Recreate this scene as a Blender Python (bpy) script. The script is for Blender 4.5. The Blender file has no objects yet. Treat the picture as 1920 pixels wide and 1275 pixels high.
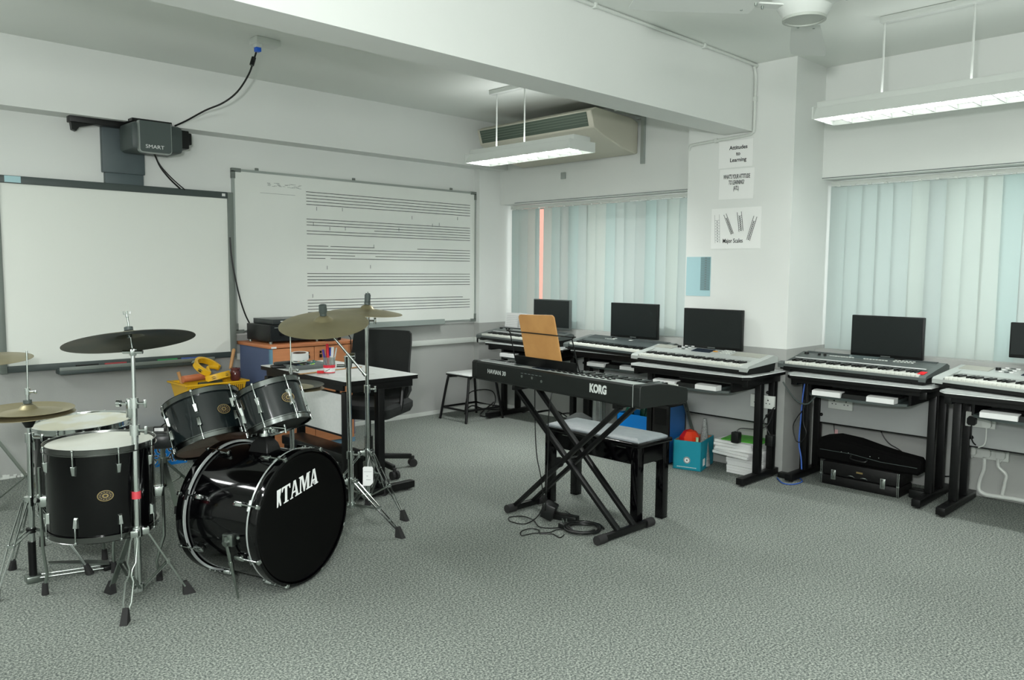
import bpy, bmesh, math, random
from mathutils import Vector, Matrix
V = Vector
PI = math.pi
random.seed(7)
scene = bpy.context.scene
C = scene.collection
H = 1.37
# ------------------------------------------------------------------ camera
RX = V((0.7193539407, -0.6945994591, 0.0078421540))
UX = V((0.0547052969, 0.0679020895, 0.9961910644))
FX = V((0.6924862731, 0.7161849605, -0.0868439052))
cam_d = bpy.data.cameras.new('camera'); cam = bpy.data.objects.new('camera', cam_d); C.objects.link(cam)
cam.matrix_world = Matrix(((RX.x, UX.x, -FX.x, 0), (RX.y, UX.y, -FX.y, 0), (RX.z, UX.z, -FX.z, H), (0, 0, 0, 1)))
cam_d.sensor_width = 36; cam_d.lens = 36 * 1480 / 1920; cam_d.clip_start = .05
scene.camera = cam
# ------------------------------------------------------------------ world, lights, exposure
w = bpy.data.worlds.new('world'); scene.world = w; w.use_nodes = True
w.node_tree.nodes['Background'].inputs[0].default_value = (0.86, 0.91, 0.90, 1)
w.node_tree.nodes['Background'].inputs[1].default_value = 2.5
scene.view_settings.view_transform = 'Standard'; scene.view_settings.look = 'None'
scene.view_settings.gamma = 1; scene.view_settings.use_curve_mapping = False
scene.view_settings.exposure = 0.07
def area(name, loc, target, sx, sy, energy, col=(1, 1, 1), spread=PI):
    d = bpy.data.lights.new(name, 'AREA'); d.shape = 'RECTANGLE'; d.size = sx; d.size_y = sy; d.energy = energy; d.color = col; d.spread = spread
    o = bpy.data.objects.new(name, d); C.objects.link(o); o.location = loc
    o.rotation_euler = (V(target) - V(loc)).to_track_quat('-Z', 'Y').to_euler(); return o
area('camera_flash', V((0, 0, H)) - RX * .20 + V((0, 0, .24)) - FX * .1, (3.2, 3.6, 1.75), .16, .12, 72, (.985, 1, .995))
area('upward_fill', (-1.5, -.9, 1.9), (-1.3, -.6, 2.785), .5, .5, 95, (.985, 1, .995))  # added fill light aimed at the ceiling behind the camera, no real source
for k_, (x_, y_) in enumerate(((.7, .1), (-1.0, .6), (2.6, .0), (-1.2, -.6))):
    area('rear_fill_strip', (x_, y_, 2.30), (x_, y_, 0), 1.2, .07, 27, (.985, 1, .995)).rotation_euler = (0, 0, PI / 2)  # unseen fill strips added behind the camera, without fixtures
for up_, e_ in ((0, 30), (1, 22)):
    area('left_fill_strip', (-.4, 4.3, 2.2 + .12 * up_), (-.4, 4.3, 3 * up_), .2, 1.3, e_, (.985, 1, .995)).rotation_euler = (PI * up_, 0, 0)  # added down and up fill pair out of view at left, no fixture
# ------------------------------------------------------------------ materials
def lin(c): c /= 255; return c / 12.92 if c <= .04045 else ((c + .055) / 1.055) ** 2.4
def rgb(r, g, b): return (lin(r), lin(g), lin(b), 1)
MATS = {}
def mat(name, col, rough=.5, metal=0, spec=.5, noise=0, nscale=20, col2=None, bump=0, bscale=200, coat=0, emit=0, trans=0, stretch=None):
    if name in MATS: return MATS[name]
    m = bpy.data.materials.new(name); m.use_nodes = True; nt = m.node_tree; b = nt.nodes['Principled BSDF']
    c = rgb(*col); b.inputs['Base Color'].default_value = c; b.inputs['Roughness'].default_value = rough
    b.inputs['Metallic'].default_value = metal; b.inputs['Specular IOR Level'].default_value = spec; b.inputs['Coat Weight'].default_value = coat
    tc = None
    if noise or bump:
        tc = nt.nodes.new('ShaderNodeTexCoord'); src = tc.outputs['Object']
        if stretch:
            mp = nt.nodes.new('ShaderNodeMapping'); mp.inputs['Scale'].default_value = stretch; nt.links.new(src, mp.inputs[0]); src = mp.outputs[0]
    if noise:
        n = nt.nodes.new('ShaderNodeTexNoise'); n.inputs['Scale'].default_value = nscale; n.inputs['Detail'].default_value = 4
        nt.links.new(src, n.inputs['Vector'])
        r = nt.nodes.new('ShaderNodeMapRange'); r.inputs[1].default_value = .5 - noise; r.inputs[2].default_value = .5 + noise
        x = nt.nodes.new('ShaderNodeMix'); x.data_type = 'RGBA'
        x.inputs[6].default_value = c; x.inputs[7].default_value = rgb(*(col2 or col))
        nt.links.new(n.outputs[0], r.inputs[0]); nt.links.new(r.outputs[0], x.inputs[0]); nt.links.new(x.outputs[2], b.inputs['Base Color'])
    if bump:
        n = nt.nodes.new('ShaderNodeTexNoise'); n.inputs['Scale'].default_value = bscale; nt.links.new(src, n.inputs['Vector'])
        bp = nt.nodes.new('ShaderNodeBump'); bp.inputs['Strength'].default_value = bump; bp.inputs['Distance'].default_value = .004
        nt.links.new(n.outputs[0], bp.inputs['Height']); nt.links.new(bp.outputs[0], b.inputs['Normal'])
    if emit: b.inputs['Emission Color'].default_value = (1, 1, 1, 1); b.inputs['Emission Strength'].default_value = emit
    if trans: b.inputs['Transmission Weight'].default_value = trans
    MATS[name] = m; return m
UPPER = mat('wall_paint_white', (224, 227, 223), .85, noise=.3, nscale=1.5, col2=(218, 222, 218), bump=.06, bscale=120)
LOWER = mat('wall_paint_grey', (166, 168, 164), .8, noise=.3, nscale=2, col2=(160, 163, 159), bump=.1, bscale=120)
CEIL = mat('ceiling_paint', (226, 230, 225), .9, noise=.3, nscale=1.2, col2=(220, 225, 219), bump=.05, bscale=150)
WHITEP = mat('white_plastic', (205, 210, 204), .4)
WHITEG = mat('white_enamel', (205, 210, 205), .35)
BOARD = mat('board_white', (226, 230, 224), .22, spec=.35, noise=.3, nscale=3, col2=(222, 226, 220))
SCREEN = mat('screen_white', (224, 228, 221), .35, spec=.3)
GREYF = mat('grey_frame', (112, 120, 114), .45)
DGREY = mat('dark_grey_plastic', (62, 72, 70), .5)
ALU = mat('aluminium', (175, 182, 178), .35, metal=.7)
BLACK = mat('black_plastic', (17, 19, 18), .4, spec=.35)
BLACKM = mat('black_powder_steel', (11, 12, 12), .38, spec=.3)
BLACKR = mat('black_rubber', (28, 28, 28), .8)
GLOSSB = mat('gloss_black_shell', (3, 3, 4), .08, spec=.3, coat=.15)
STAINB = mat('dark_teal_shell', (15, 22, 23), .14, spec=.45, coat=.15)
HEADB = mat('black_drum_head', (3, 3, 3), .28, spec=.15)
CHROME = mat('chrome', (205, 210, 208), .13, metal=1)
CHROMED = mat('worn_chrome', (150, 158, 152), .3, metal=1)
HEADW = mat('coated_drum_head', (212, 216, 208), .6, noise=.12, nscale=2.2, col2=(200, 202, 190))
HEADS = mat('stained_drum_head', (206, 210, 204), .6, noise=.06, nscale=5, col2=(196, 196, 175))
HEADC = mat('brown_clear_head', (120, 98, 84), .2, noise=.2, nscale=3, col2=(104, 84, 72))
BRONZE = mat('cymbal_bronze', (165, 155, 122), .38, metal=.75, noise=.2, nscale=6, col2=(150, 142, 112))
BRONZED = mat('cymbal_tarnished', (88, 86, 74), .42, metal=.8, noise=.15, nscale=5, col2=(62, 66, 60))
BEECH = mat('beech_veneer', (206, 138, 92), .5, noise=.25, nscale=4, col2=(190, 124, 82), stretch=(1, 1, 12))
BEECHT = mat('beech_edge', (190, 120, 78), .5)
BLUEL = mat('blue_laminate', (84, 98, 130), .6)
LAMW = mat('white_laminate', (228, 231, 228), .4, noise=.2, nscale=60, col2=(220, 224, 221))
LAMG = mat('grey_laminate', (160, 165, 162), .5)
PANELG = mat('grey_modesty_panel', (158, 162, 160), .6)
FABRIC = mat('black_fabric', (27, 30, 29), .95, bump=.3, bscale=500)
OAK = mat('oak_board', (192, 144, 86), .45, noise=.2, nscale=5, col2=(178, 130, 76), stretch=(2, 2, 26))
SILV = mat('silver_plastic', (178, 184, 180), .35, metal=.25)
SILVG = mat('silver_speaker_mesh', (158, 160, 150), .6, metal=.1, bump=.4, bscale=600)
KGREY = mat('charcoal_plastic', (92, 99, 97), .4, metal=.2)
KDARK = mat('charcoal_mesh', (50, 58, 58), .6, bump=.4, bscale=600)
KEYW = mat('white_key', (214, 217, 208), .25)
KEYB = mat('black_key', (18, 20, 19), .25)
LCD = mat('dark_display', (34, 44, 56), .15)
SCRB = mat('black_screen', (20, 26, 26), .35, spec=.4)
YEL = mat('yellow_plastic', (226, 176, 28), .4)
BLUEB = mat('blue_plastic', (0, 122, 205), .45)
TURQ = mat('turquoise_card', (0, 140, 160), .55)
RED = mat('red_plastic', (205, 20, 30), .4)
ORNG = mat('orange_red_plastic', (222, 60, 26), .4)
GREEN = mat('green_card', (70, 160, 40), .5)
PAPER = mat('paper', (222, 224, 222), .8)
PAPER2 = mat('paper_note', (168, 203, 208), .8)
INK = mat('ink', (34, 38, 38), .7)
INKG = mat('grey_ink', (110, 118, 116), .7)
WOODL = mat('light_wood', (196, 150, 98), .5, noise=.2, nscale=8, col2=(176, 130, 80))
GOLD = mat('badge_gold', (170, 150, 100), .35, metal=.7)
BEIGE = mat('aged_cream_plastic', (192, 190, 174), .5)
DGREEN = mat('dark_green_grille', (74, 88, 76), .6)
CASEB = mat('black_case_vinyl', (13, 13, 13), .5, spec=.3, bump=.25, bscale=300)
VINYL = mat('grey_vinyl_seat', (150, 158, 160), .35, bump=.3, bscale=350, noise=.2, nscale=30, col2=(138, 146, 150))
BLUEC = mat('blue_cable', (52, 92, 170), .5)
CONE = mat('speckled_grey_paper', (150, 154, 152), .8, noise=.1, nscale=150, col2=(110, 114, 112))
CLEAR = mat('clear_plastic', (225, 232, 228), .08, trans=.85)
JAR = mat('dark_red_jar', (96, 52, 50), .15)
TUBE = mat('lamp_tube', (255, 255, 250), .5, emit=5)
PINK = mat('salmon_plaster', (235, 150, 135), .8)
# carpet
def carpet():
    m = bpy.data.materials.new('carpet'); m.use_nodes = True; nt = m.node_tree; b = nt.nodes['Principled BSDF']
    tc = nt.nodes.new('ShaderNodeTexCoord')
    n = nt.nodes.new('ShaderNodeTexNoise'); n.inputs['Scale'].default_value = 120; n.inputs['Detail'].default_value = 2; n.inputs['Roughness'].default_value = .7
    n2 = nt.nodes.new('ShaderNodeTexNoise'); n2.inputs['Scale'].default_value = 1.3; n2.inputs['Detail'].default_value = 3
    nt.links.new(tc.outputs['Object'], n.inputs[0]); nt.links.new(tc.outputs['Object'], n2.inputs[0])
    cr = nt.nodes.new('ShaderNodeValToRGB'); e = cr.color_ramp.elements
    e[0].position = .38; e[0].color = rgb(80, 87, 83); e[1].position = .64; e[1].color = rgb(160, 166, 156)
    q = e.new(.5); q.color = rgb(118, 124, 119)
    nt.links.new(n.outputs[0], cr.inputs[0])
    mr = nt.nodes.new('ShaderNodeMapRange'); mr.inputs[1].default_value = .3; mr.inputs[2].default_value = .7; mr.inputs[3].default_value = .9; mr.inputs[4].default_value = 1.05
    nt.links.new(n2.outputs[0], mr.inputs[0])
    mx = nt.nodes.new('ShaderNodeVectorMath'); mx.operation = 'SCALE'; nt.links.new(cr.outputs[0], mx.inputs[0]); nt.links.new(mr.outputs[0], mx.inputs['Scale'])
    nt.links.new(mx.outputs[0], b.inputs['Base Color']); b.inputs['Roughness'].default_value = .95; b.inputs['Specular IOR Level'].default_value = .1
    bp = nt.nodes.new('ShaderNodeBump'); bp.inputs['Strength'].default_value = .2; bp.inputs['Distance'].default_value = .003
    nt.links.new(n.outputs[0], bp.inputs['Height']); nt.links.new(bp.outputs[0], b.inputs['Normal'])
    return m
CARPET = carpet()
def blindmat(name, col, tcol, f=.5):
    m = bpy.data.materials.new(name); m.use_nodes = True; nt = m.node_tree; out = nt.nodes['Material Output']; b = nt.nodes['Principled BSDF']
    b.inputs['Base Color'].default_value = rgb(*col); b.inputs['Roughness'].default_value = .8
    t = nt.nodes.new('ShaderNodeBsdfTranslucent'); t.inputs[0].default_value = rgb(*tcol)
    x = nt.nodes.new('ShaderNodeMixShader'); x.inputs[0].default_value = f
    nt.links.new(b.outputs[0], x.inputs[1]); nt.links.new(t.outputs[0], x.inputs[2]); nt.links.new(x.outputs[0], out.inputs[0]); return m
SLAT = blindmat('blind_fabric', (206, 214, 212), (210, 220, 217))
SLATB = blindmat('blind_fabric_cool', (200, 213, 210), (207, 221, 219))
SLATW = blindmat('blind_fabric_warm', (208, 215, 211), (214, 223, 219))
def glassmat():
    m = bpy.data.materials.new('window_glass'); m.use_nodes = True; nt = m.node_tree; out = nt.nodes['Material Output']
    t = nt.nodes.new('ShaderNodeBsdfTransparent'); g = nt.nodes.new('ShaderNodeBsdfGlossy'); g.inputs['Roughness'].default_value = .02
    x = nt.nodes.new('ShaderNodeMixShader'); x.inputs[0].default_value = .08
    nt.links.new(t.outputs[0], x.inputs[1]); nt.links.new(g.outputs[0], x.inputs[2]); nt.links.new(x.outputs[0], out.inputs[0]); return m
GLASS = glassmat()
# ------------------------------------------------------------------ mesh builder
def frame(d):
    d = V(d).normalized(); a = V((0, 0, 1)) if abs(d.z) < .9 else V((1, 0, 0))
    x = a.cross(d).normalized(); return x, d.cross(x), d
class B:
    def __init__(s): s.bm = bmesh.new(); s.M = Matrix.Identity(4)
    def box(s, c, size, rz=0, bev=0, M=None):
        r = bmesh.ops.create_cube(s.bm, size=1)['verts']
        m = Matrix.Translation(V(c)) @ (M if M else Matrix.Rotation(rz, 4, 'Z')) @ Matrix.Diagonal((*size, 1))
        bmesh.ops.transform(s.bm, matrix=s.M @ m, verts=r)
        if bev:
            es = list({e for v in r for e in v.link_edges})
            bmesh.ops.bevel(s.bm, geom=es, offset=bev, segments=2, profile=.5, affect='EDGES')
        return s
    def b2(s, a, b, bev=0):
        a, b = V(a), V(b); return s.box((a + b) / 2, tuple(abs(x) for x in (b - a)), bev=bev)
    def rings(s, rings, cap=True, closed=False):
        vs = [[s.bm.verts.new(s.M @ V(p)) for p in r] for r in rings]; n = len(vs[0])
        m = len(vs)
        for i in range(m if closed else m - 1):
            a, b = vs[i], vs[(i + 1) % m]
            for j in range(n):
                try: s.bm.faces.new((a[j], a[(j + 1) % n], b[(j + 1) % n], b[j]))
                except ValueError: pass
        if cap and not closed:
            s.bm.faces.new(list(reversed(vs[0]))); s.bm.faces.new(vs[-1])
        return s
    def cyl(s, p0, p1, r, r2=None, seg=16):
        p0, p1 = V(p0), V(p1); x, y, d = frame(p1 - p0); r2 = r if r2 is None else r2
        cs = [(math.cos(2 * PI * k / seg), math.sin(2 * PI * k / seg)) for k in range(seg)]
        return s.rings([[p0 + (x * c + y * q) * r for c, q in cs], [p1 + (x * c + y * q) * r2 for c, q in cs]])
    def tube(s, pts, r, seg=8, smooth=0, closed=False, flat=None):
        pts = [V(p) for p in pts]
        if smooth:
            o = []; n = len(pts)
            for i in range(n if closed else n - 1):
                P = [pts[(i + k) % n] if closed else pts[max(0, min(n - 1, i + k))] for k in (-1, 0, 1, 2)]
                for k in range(smooth):
                    t = k / smooth
                    o.append(.5 * ((2 * P[1]) + (P[2] - P[0]) * t + (2 * P[0] - 5 * P[1] + 4 * P[2] - P[3]) * t * t + (3 * P[1] - P[0] - 3 * P[2] + P[3]) * t ** 3))
            if not closed: o.append(pts[-1])
            pts = o
        R = []; up = None; n = len(pts)
        for i, p in enumerate(pts):
            if closed: d = pts[(i + 1) % n] - pts[i - 1]
            else: d = pts[min(n - 1, i + 1)] - pts[max(0, i - 1)]
            d.normalize()
            if up is None: x, y, _ = frame(d)
            else:
                x = (up - d * up.dot(d)).normalized(); y = d.cross(x)
            up = x
            R.append([p + (x * math.cos(2 * PI * k / seg) + y * math.sin(2 * PI * k / seg)) * r for k in range(seg)])
        return s.rings(R, closed=closed)
    def bar(s, p0, p1, wd, th, side=None, bev=0):
        # rectangular bar; wd measured along 'side'
        p0, p1 = V(p0), V(p1); d = (p1 - p0); L = d.length; d.normalize()
        x, y, _ = frame(d)
        if side is not None:
            x = V(side); x = (x - d * x.dot(d)).normalized(); y = d.cross(x)
        M = Matrix(((x.x, y.x, d.x, 0), (x.y, y.y, d.y, 0), (x.z, y.z, d.z, 0), (0, 0, 0, 1)))
        return s.box((p0 + p1) / 2, (wd, th, L), M=M, bev=bev)
    def lathe(s, prof, seg=32, c=(0, 0, 0), cap=True):
        c = V(c)
        return s.rings([[c + V((r * math.cos(2 * PI * k / seg), r * math.sin(2 * PI * k / seg), z)) for k in range(seg)] for r, z in prof], cap=cap)
    def ringl(s, prof, seg=48, c=(0, 0, 0)):   # closed profile -> annulus
        c = V(c)
        return s.rings([[c + V((r * math.cos(2 * PI * k / seg), r * math.sin(2 * PI * k / seg), z)) for k in range(seg)] for r, z in prof], closed=True)
    def prism(s, poly, a, b, plane='XZ'):
        f = {'XZ': lambda u, v, t: V((u, t, v)), 'YZ': lambda u, v, t: V((t, u, v)), 'XY': lambda u, v, t: V((u, v, t))}[plane]
        return s.rings([[f(u, v, a) for u, v in poly], [f(u, v, b) for u, v in poly]])
    def ball(s, c, r, sc=(1, 1, 1), u=16, v=10):
        q = bmesh.ops.create_uvsphere(s.bm, u_segments=u, v_segments=v, radius=r)['verts']
        bmesh.ops.transform(s.bm, matrix=s.M @ Matrix.Translation(V(c)) @ Matrix.Diagonal((*sc, 1)), verts=q); return s
    def done(s, name, m, parent=None, smooth=True, bev=0):
        bmesh.ops.recalc_face_normals(s.bm, faces=s.bm.faces)
        me = bpy.data.meshes.new(name); s.bm.to_mesh(me); s.bm.free(); me.materials.append(m)
        if smooth:
            for p in me.polygons: p.use_smooth = True
            try: me.set_sharp_from_angle(angle=math.radians(35))
            except Exception: pass
        o = bpy.data.objects.new(name, me); C.objects.link(o)
        if parent: o.parent = parent
        if bev:
            md = o.modifiers.new('bevel', 'BEVEL'); md.width = bev; md.segments = 2; md.limit_method = 'ANGLE'
        return o
def tag(o, label, cat, group=None):
    o['label'] = label; o['category'] = cat
    if group: o['group'] = group
    return o
def thing(name, label, cat, loc=(0, 0, 0), rz=0, group=None, M=None):
    o = bpy.data.objects.new(name, None); o.empty_display_size = .1; C.objects.link(o)
    if M is not None: o.matrix_world = M
    else: o.location = loc; o.rotation_euler = (0, 0, rz)
    return tag(o, label, cat, group)
def struct(o): o['kind'] = 'structure'; return o
def kids(o): return [c for c in C.objects if c.parent == o]
def text_obj(name, body, size, m, parent=None, M=None, off=0, shear=0, sx=1, ext=.0006, align='CENTER', sp=1, ls=1):
    cu = bpy.data.curves.new(name, 'FONT'); cu.body = body; cu.size = size; cu.extrude = ext; cu.offset = off; cu.shear = shear
    cu.align_x = align; cu.align_y = 'CENTER'; cu.space_character = sp; cu.space_line = ls; cu.resolution_u = 3
    t = bpy.data.objects.new('tmp', cu); C.objects.link(t)
    bpy.context.view_layer.update()
    me = bpy.data.meshes.new_from_object(t.evaluated_get(bpy.context.evaluated_depsgraph_get()))
    bpy.data.objects.remove(t); bpy.data.curves.remove(cu)
    me.transform((M or Matrix.Identity(4)) @ Matrix.Diagonal((sx, 1, 1, 1))); me.materials.clear(); me.materials.append(m); me.name = name
    o = bpy.data.objects.new(name, me); C.objects.link(o)
    if parent: o.parent = parent
    return o
def axes(x, y, z, loc):
    x, y, z = V(x), V(y), V(z); return Matrix(((x.x, y.x, z.x, loc[0]), (x.y, y.y, z.y, loc[1]), (x.z, y.z, z.z, loc[2]), (0, 0, 0, 1)))
# plane facing -x (seen by someone looking +x): text right = -y, up = z
def facing_negx(loc): return axes((0, -1, 0), (0, 0, 1), (-1, 0, 0), loc)
def facing_negy(loc): return axes((1, 0, 0), (0, 0, 1), (0, -1, 0), loc)
# picture point -> place in the room at a given distance / on a given height or wall (measuring aid)
def ray(u, v): return RX * ((u - 960) / 1480) - UX * ((v - 637.5) / 1480) + FX
def at_d(u, v, d): return V((0, 0, H)) + ray(u, v) * d
def at_z(u, v, z=0): r = ray(u, v); return V((0, 0, H)) + r * ((z - H) / r.z)
def at_x(u, v, x): r = ray(u, v); return V((0, 0, H)) + r * (x / r.x)
def at_y(u, v, y): r = ray(u, v); return V((0, 0, H)) + r * (y / r.y)

# ================================================================== ROOM
XW, YB, ZC = 5.438, 5.888, 2.785
X0, Y0 = -2.6, -1.6
PX, PY0, PY1 = 5.009, 2.52, 3.335      # pillar face and sides
DZ = .86
b = B(); b.b2((X0, Y0, -.1), (XW + .3, YB + .2, 0)); struct(b.done('floor', CARPET))
b = B(); b.b2((X0, Y0, ZC), (XW + .3, YB + .2, ZC + .1)); struct(b.done('ceiling', CEIL))
b = B(); b.b2((X0 - .1, Y0, 0), (X0, YB + .2, ZC)); struct(b.done('wall_left', UPPER))
b = B(); b.b2((X0 - .1, Y0 - .1, 0), (XW + .3, Y0, ZC)); struct(b.done('wall_rear', UPPER))
def wallpart(name, a, bb, m): q = B(); q.b2(a, bb); return struct(q.done(name, m))
w1 = wallpart('wall_board', (X0, YB, DZ), (XW + .3, YB + .2, ZC), UPPER)
q = B(); q.b2((X0, YB, 0), (XW + .3, YB + .2, DZ)); q.done('lower_wall', LOWER, w1)
# shallow beam along the top of the board wall
b = B(); b.b2((X0, 5.70, 2.357), (XW, YB, ZC)); struct(b.done('trim_1', UPPER))
# corner pilaster
p1 = wallpart('trim_2', (5.165, 5.81, DZ), (XW + .25, YB, 2.357), UPPER)
q = B(); q.b2((5.165, 5.81, 0), (XW + .25, YB, DZ)); q.done('lower_wall', LOWER, p1)
# main beam and pillar
b = B(); b.b2((X0, 2.818, 2.335), (PX + .3, 3.04, ZC)); struct(b.done('trim_3', UPPER))
p2 = wallpart('wall_pillar', (PX, PY0, DZ), (XW + .3, PY1, ZC), UPPER)
q = B(); q.b2((PX, PY0, 0), (XW + .3, PY1, DZ)); q.done('lower_wall', LOWER, p2)
# window wall: lintels, sill walls
W2 = wallpart('wall_window', (XW, Y0, 2.025), (XW + .3, 5.81, ZC), UPPER)
q = B(); q.b2((XW, Y0, 0), (XW + .3, 5.81, .80)); q.done('lower_wall', LOWER, W2)
q = B(); q.b2((XW, Y0, .80), (XW + .3, 5.81, .835)); q.done('window_sill', LOWER, W2)
q = B(); q.b2((XW, Y0, .835), (XW + .3, .45, 2.025)); q.done('side_wall', UPPER, W2)
q = B(); q.b2((XW - .004, 3.34, 2.03), (XW, 5.6, 2.035)); q.b2((XW - .004, Y0, 2.03), (XW, PY0, 2.035)); q.done('lintel_line', INKG, W2)  # thin dark line just above the lower edge of the lintels
# windows
def window(name, y0, y1):
    f = B(); x0, x1 = XW + .2, XW + .25
    for a, c in (((x0, y0, .835), (x1, y1, .88)), ((x0, y0, 1.98), (x1, y1, 2.025)), ((x0, y0, .88), (x1, y0 + .05, 1.98)), ((x0, y1 - .05, .88), (x1, y1, 1.98))): f.b2(a, c)
    n = 3
    for k in range(1, n):
        y = y0 + (y1 - y0) * k / n; f.b2((x0, y - .02, .88), (x1, y + .02, 1.98))
    o = struct(f.done(name, ALU)); g = B(); g.b2((x0 + .02, y0 + .05, .88), (x0 + .026, y1 - .05, 1.98)); g.done('pane', GLASS, o)
window('window_1', 3.34, 5.81); window('window_2', .45, 2.52)
# base boards
b = B(); b.b2((3.2, YB - .012, 0), (5.165, YB, .035)); b.b2((5.165, 5.798, 0), (XW, 5.81, .035)); struct(b.done('baseboard_board', WHITEP))
b = B(); b.b2((XW - .012, 3.335, 0), (XW, 5.798, .035)); struct(b.done('baseboard_window', WHITEP))
# chipped paint on the left foot of the board wall
b = B(); random.seed(3)
for k in range(16):
    x = .95 + k * .02 + random.random() * .01; b.b2((x, YB - .002, .0), (x + .02, YB, .012 + random.random() * .02))
tag(b.done('chipped_paint', WHITEP), 'strip of chipped white paint low on the grey wall behind the hi-hat', 'paint damage')
# white cable trunking
b = B(); b.b2((2.70, YB - .03, .668), (2.79, YB, .718), .004); b.b2((2.79, YB - .03, .668), (5.165, YB, .718), .004)
b.b2((5.13, 5.78, .668), (5.165, YB - .03, .718), .004); b.b2((5.13, 5.78, .668), (XW, 5.81, .718), .004)
tag(b.done('cable_trunking', WHITEP), 'white plastic cable trunking running along the grey lower wall under the boards', 'trunking')
# plaster column outside behind the gap in the blind
b = B(); b.b2((6.6, 5.35, 0), (6.9, 7.2, 3.2)); tag(b.done('outside_column', PINK), 'salmon pink column outside seen through the gap in the left blind', 'column')
# ------------------------------------------------------------------ vertical blinds
def blind(name, label, y0, y1, n, gaps=(), seed=1):
    random.seed(seed); x = XW + .12
    t = thing(name, label, 'blind', (x, (y0 + y1) / 2, .83)); L = y1 - y0
    r = B(); r.b2((-.02, -L / 2, 1.155), (.025, L / 2, 1.185), .003); rail = r.done('rail', WHITEP, t)
    c = B()
    for k in range(n): c.box((-.02, -L / 2 + (k + .5) * L / n, 1.153), (.02, .022, .012), bev=.003)
    c.done('slat_hanger', WHITEP, rail)
    tw = random.uniform
    for k in range(n):
        if k in gaps: ww = .05
        else: ww = .118
        s = B(); hw = ww / 2
        pts = []
        for j in range(5):
            a = (j - 2) / 2 * hw; bow = .006 * (1 - (j - 2) ** 2 / 4.); pts.append((bow, a))
        ring = pts + [(p[0] + .0012, p[1]) for p in reversed(pts)]
        zt = 1.15
        s.rings([[(px, py, 0.0) for px, py in ring], [(px, py, zt) for px, py in ring]])
        m = (SLAT, SLAT, SLATB, SLATW)[int(tw(0, 3.99))]
        o = s.done('slat', m, t); o.location = (0.005 + (k % 2) * .004, -L / 2 + (k + .5) * L / n + (0.03 if k in gaps else 0), 0); o.rotation_euler = (tw(-.006, .006), 0, math.radians(9 + tw(-6, 6)))
    return t
blind('vertical_blind', 'pale mint vertical blind with a narrow pink gap, in the corner window left of pillar', 3.34, 5.76, 22, (18,), 3)
blind('vertical_blind', 'pale mint vertical blind in the window right of the pillar', .46, 2.50, 19, (), 5)
# ------------------------------------------------------------------ boards on the wall
t = thing('interactive_whiteboard', 'large blank interactive whiteboard with grey frame below the projector', 'whiteboard', (1.9, YB, .7))
def L3(t, a, bb, bev=0): # world box in thing coords
    o = V(t.location); q = B(); q.b2(V(a) - o, V(bb) - o, bev=bev); return q
xa, xb = 1.165, 2.645
L3(t, (xa, YB - .035, .735), (xb, YB - .005, 1.905)).done('screen', SCREEN, t)
L3(t, (xa - .03, YB - .05, 1.9), (2.645, YB - .005, 1.948), .004).done('top_rail', DGREY, t)
L3(t, (2.645, YB - .05, .69), (2.69, YB - .005, 1.948), .004).done('side_rail', GREYF, t)
L3(t, (xa - .04, YB - .05, .69), (xa, YB - .005, 1.948), .004).done('side_rail', GREYF, t)
L3(t, (xa, YB - .05, .695), (2.645, YB - .005, .737), .004).done('bottom_rail', DGREY, t)
L3(t, (2.60, YB - .052, 1.915), (2.625, YB - .049, 1.935)).done('sticker', PAPER, t)
L3(t, (xa + .03, YB - .052, 1.905), (xa + .12, YB - .049, 1.945)).done('sticker', PAPER2, t)
pt = L3(t, (1.44, YB - .13, .665), (2.48, YB - .03, .70), .008).done('pen_tray', DGREY, t)
L3(t, (1.44, YB - .135, .69), (2.48, YB - .12, .715), .004).done('tray_lip', GREYF, pt)
for k, (x, m) in enumerate(((1.62, BLACK), (1.80, mat('dull_red', (150, 50, 55), .5)), (2.15, mat('dull_green', (30, 130, 70), .5)), (2.32, mat('dull_blue', (50, 80, 150), .5)))):
    q = B(); q.cyl((-.07, 0, 0), (.07, 0, 0), .009); o = q.done('board_marker', m); o.location = (x, YB - .085, .712)
    tag(o, ['black', 'red', 'green', 'blue'][k] + ' marker lying in the tray under the blank board', 'marker', 'markers in the board tray')
t = thing('staff_whiteboard', 'wide whiteboard printed with music staves beside the window', 'whiteboard', (3.93, YB, .88))
wa, wb, za, zb = 2.712, 5.148, .895, 2.115
L3(t, (wa, YB - .022, za), (wb, YB - .004, zb)).done('board', BOARD, t)
fr = L3(t, (wa - .012, YB - .028, zb), (wb + .012, YB - .004, zb + .018)); o_ = V(t.location)
fr.b2(V((wa - .018, YB - .028, za - .01)) - o_, V((wa, YB - .004, zb)) - o_); fr.b2(V((wb, YB - .028, za)) - o_, V((wb + .016, YB - .004, zb)) - o_); fr.b2(V((wa - .01, YB - .028, za - .018)) - o_, V((wb + .01, YB - .004, za)) - o_)
fr.done('frame', ALU, t)
for cx, cz, sx, sz in ((wa, zb, 1, -1), (wb, zb, -1, -1), (wa, za, 1, 1), (wb, za, -1, 1)):
    q = B(); q.b2(V((cx - sx * .022, YB - .032, cz - sz * .022)) - o_, V((cx + sx * .05, YB - .002, cz + sz * .006)) - o_); q.b2(V((cx - sx * .022, YB - .032, cz)) - o_, V((cx + sx * .004, YB - .002, cz + sz * .055)) - o_)
    q.done('corner_cap', GREYF, t)
for x in (2.90, 3.78, 4.86):
    q = B(); q.box(V((x, YB - .012, zb + .028)) - o_, (.03, .012, .022), bev=.004); q.done('wall_clip', GREYF, t)
L3(t, (3.0, YB - .085, .868), (4.72, YB - .02, .885)).done('pen_ledge', GREYF, t)
L3(t, (3.0, YB - .09, .868), (4.72, YB - .083, .915)).done('ledge_lip', mat('pale_frame', (140, 150, 145), .45), t)
q = B()
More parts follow.
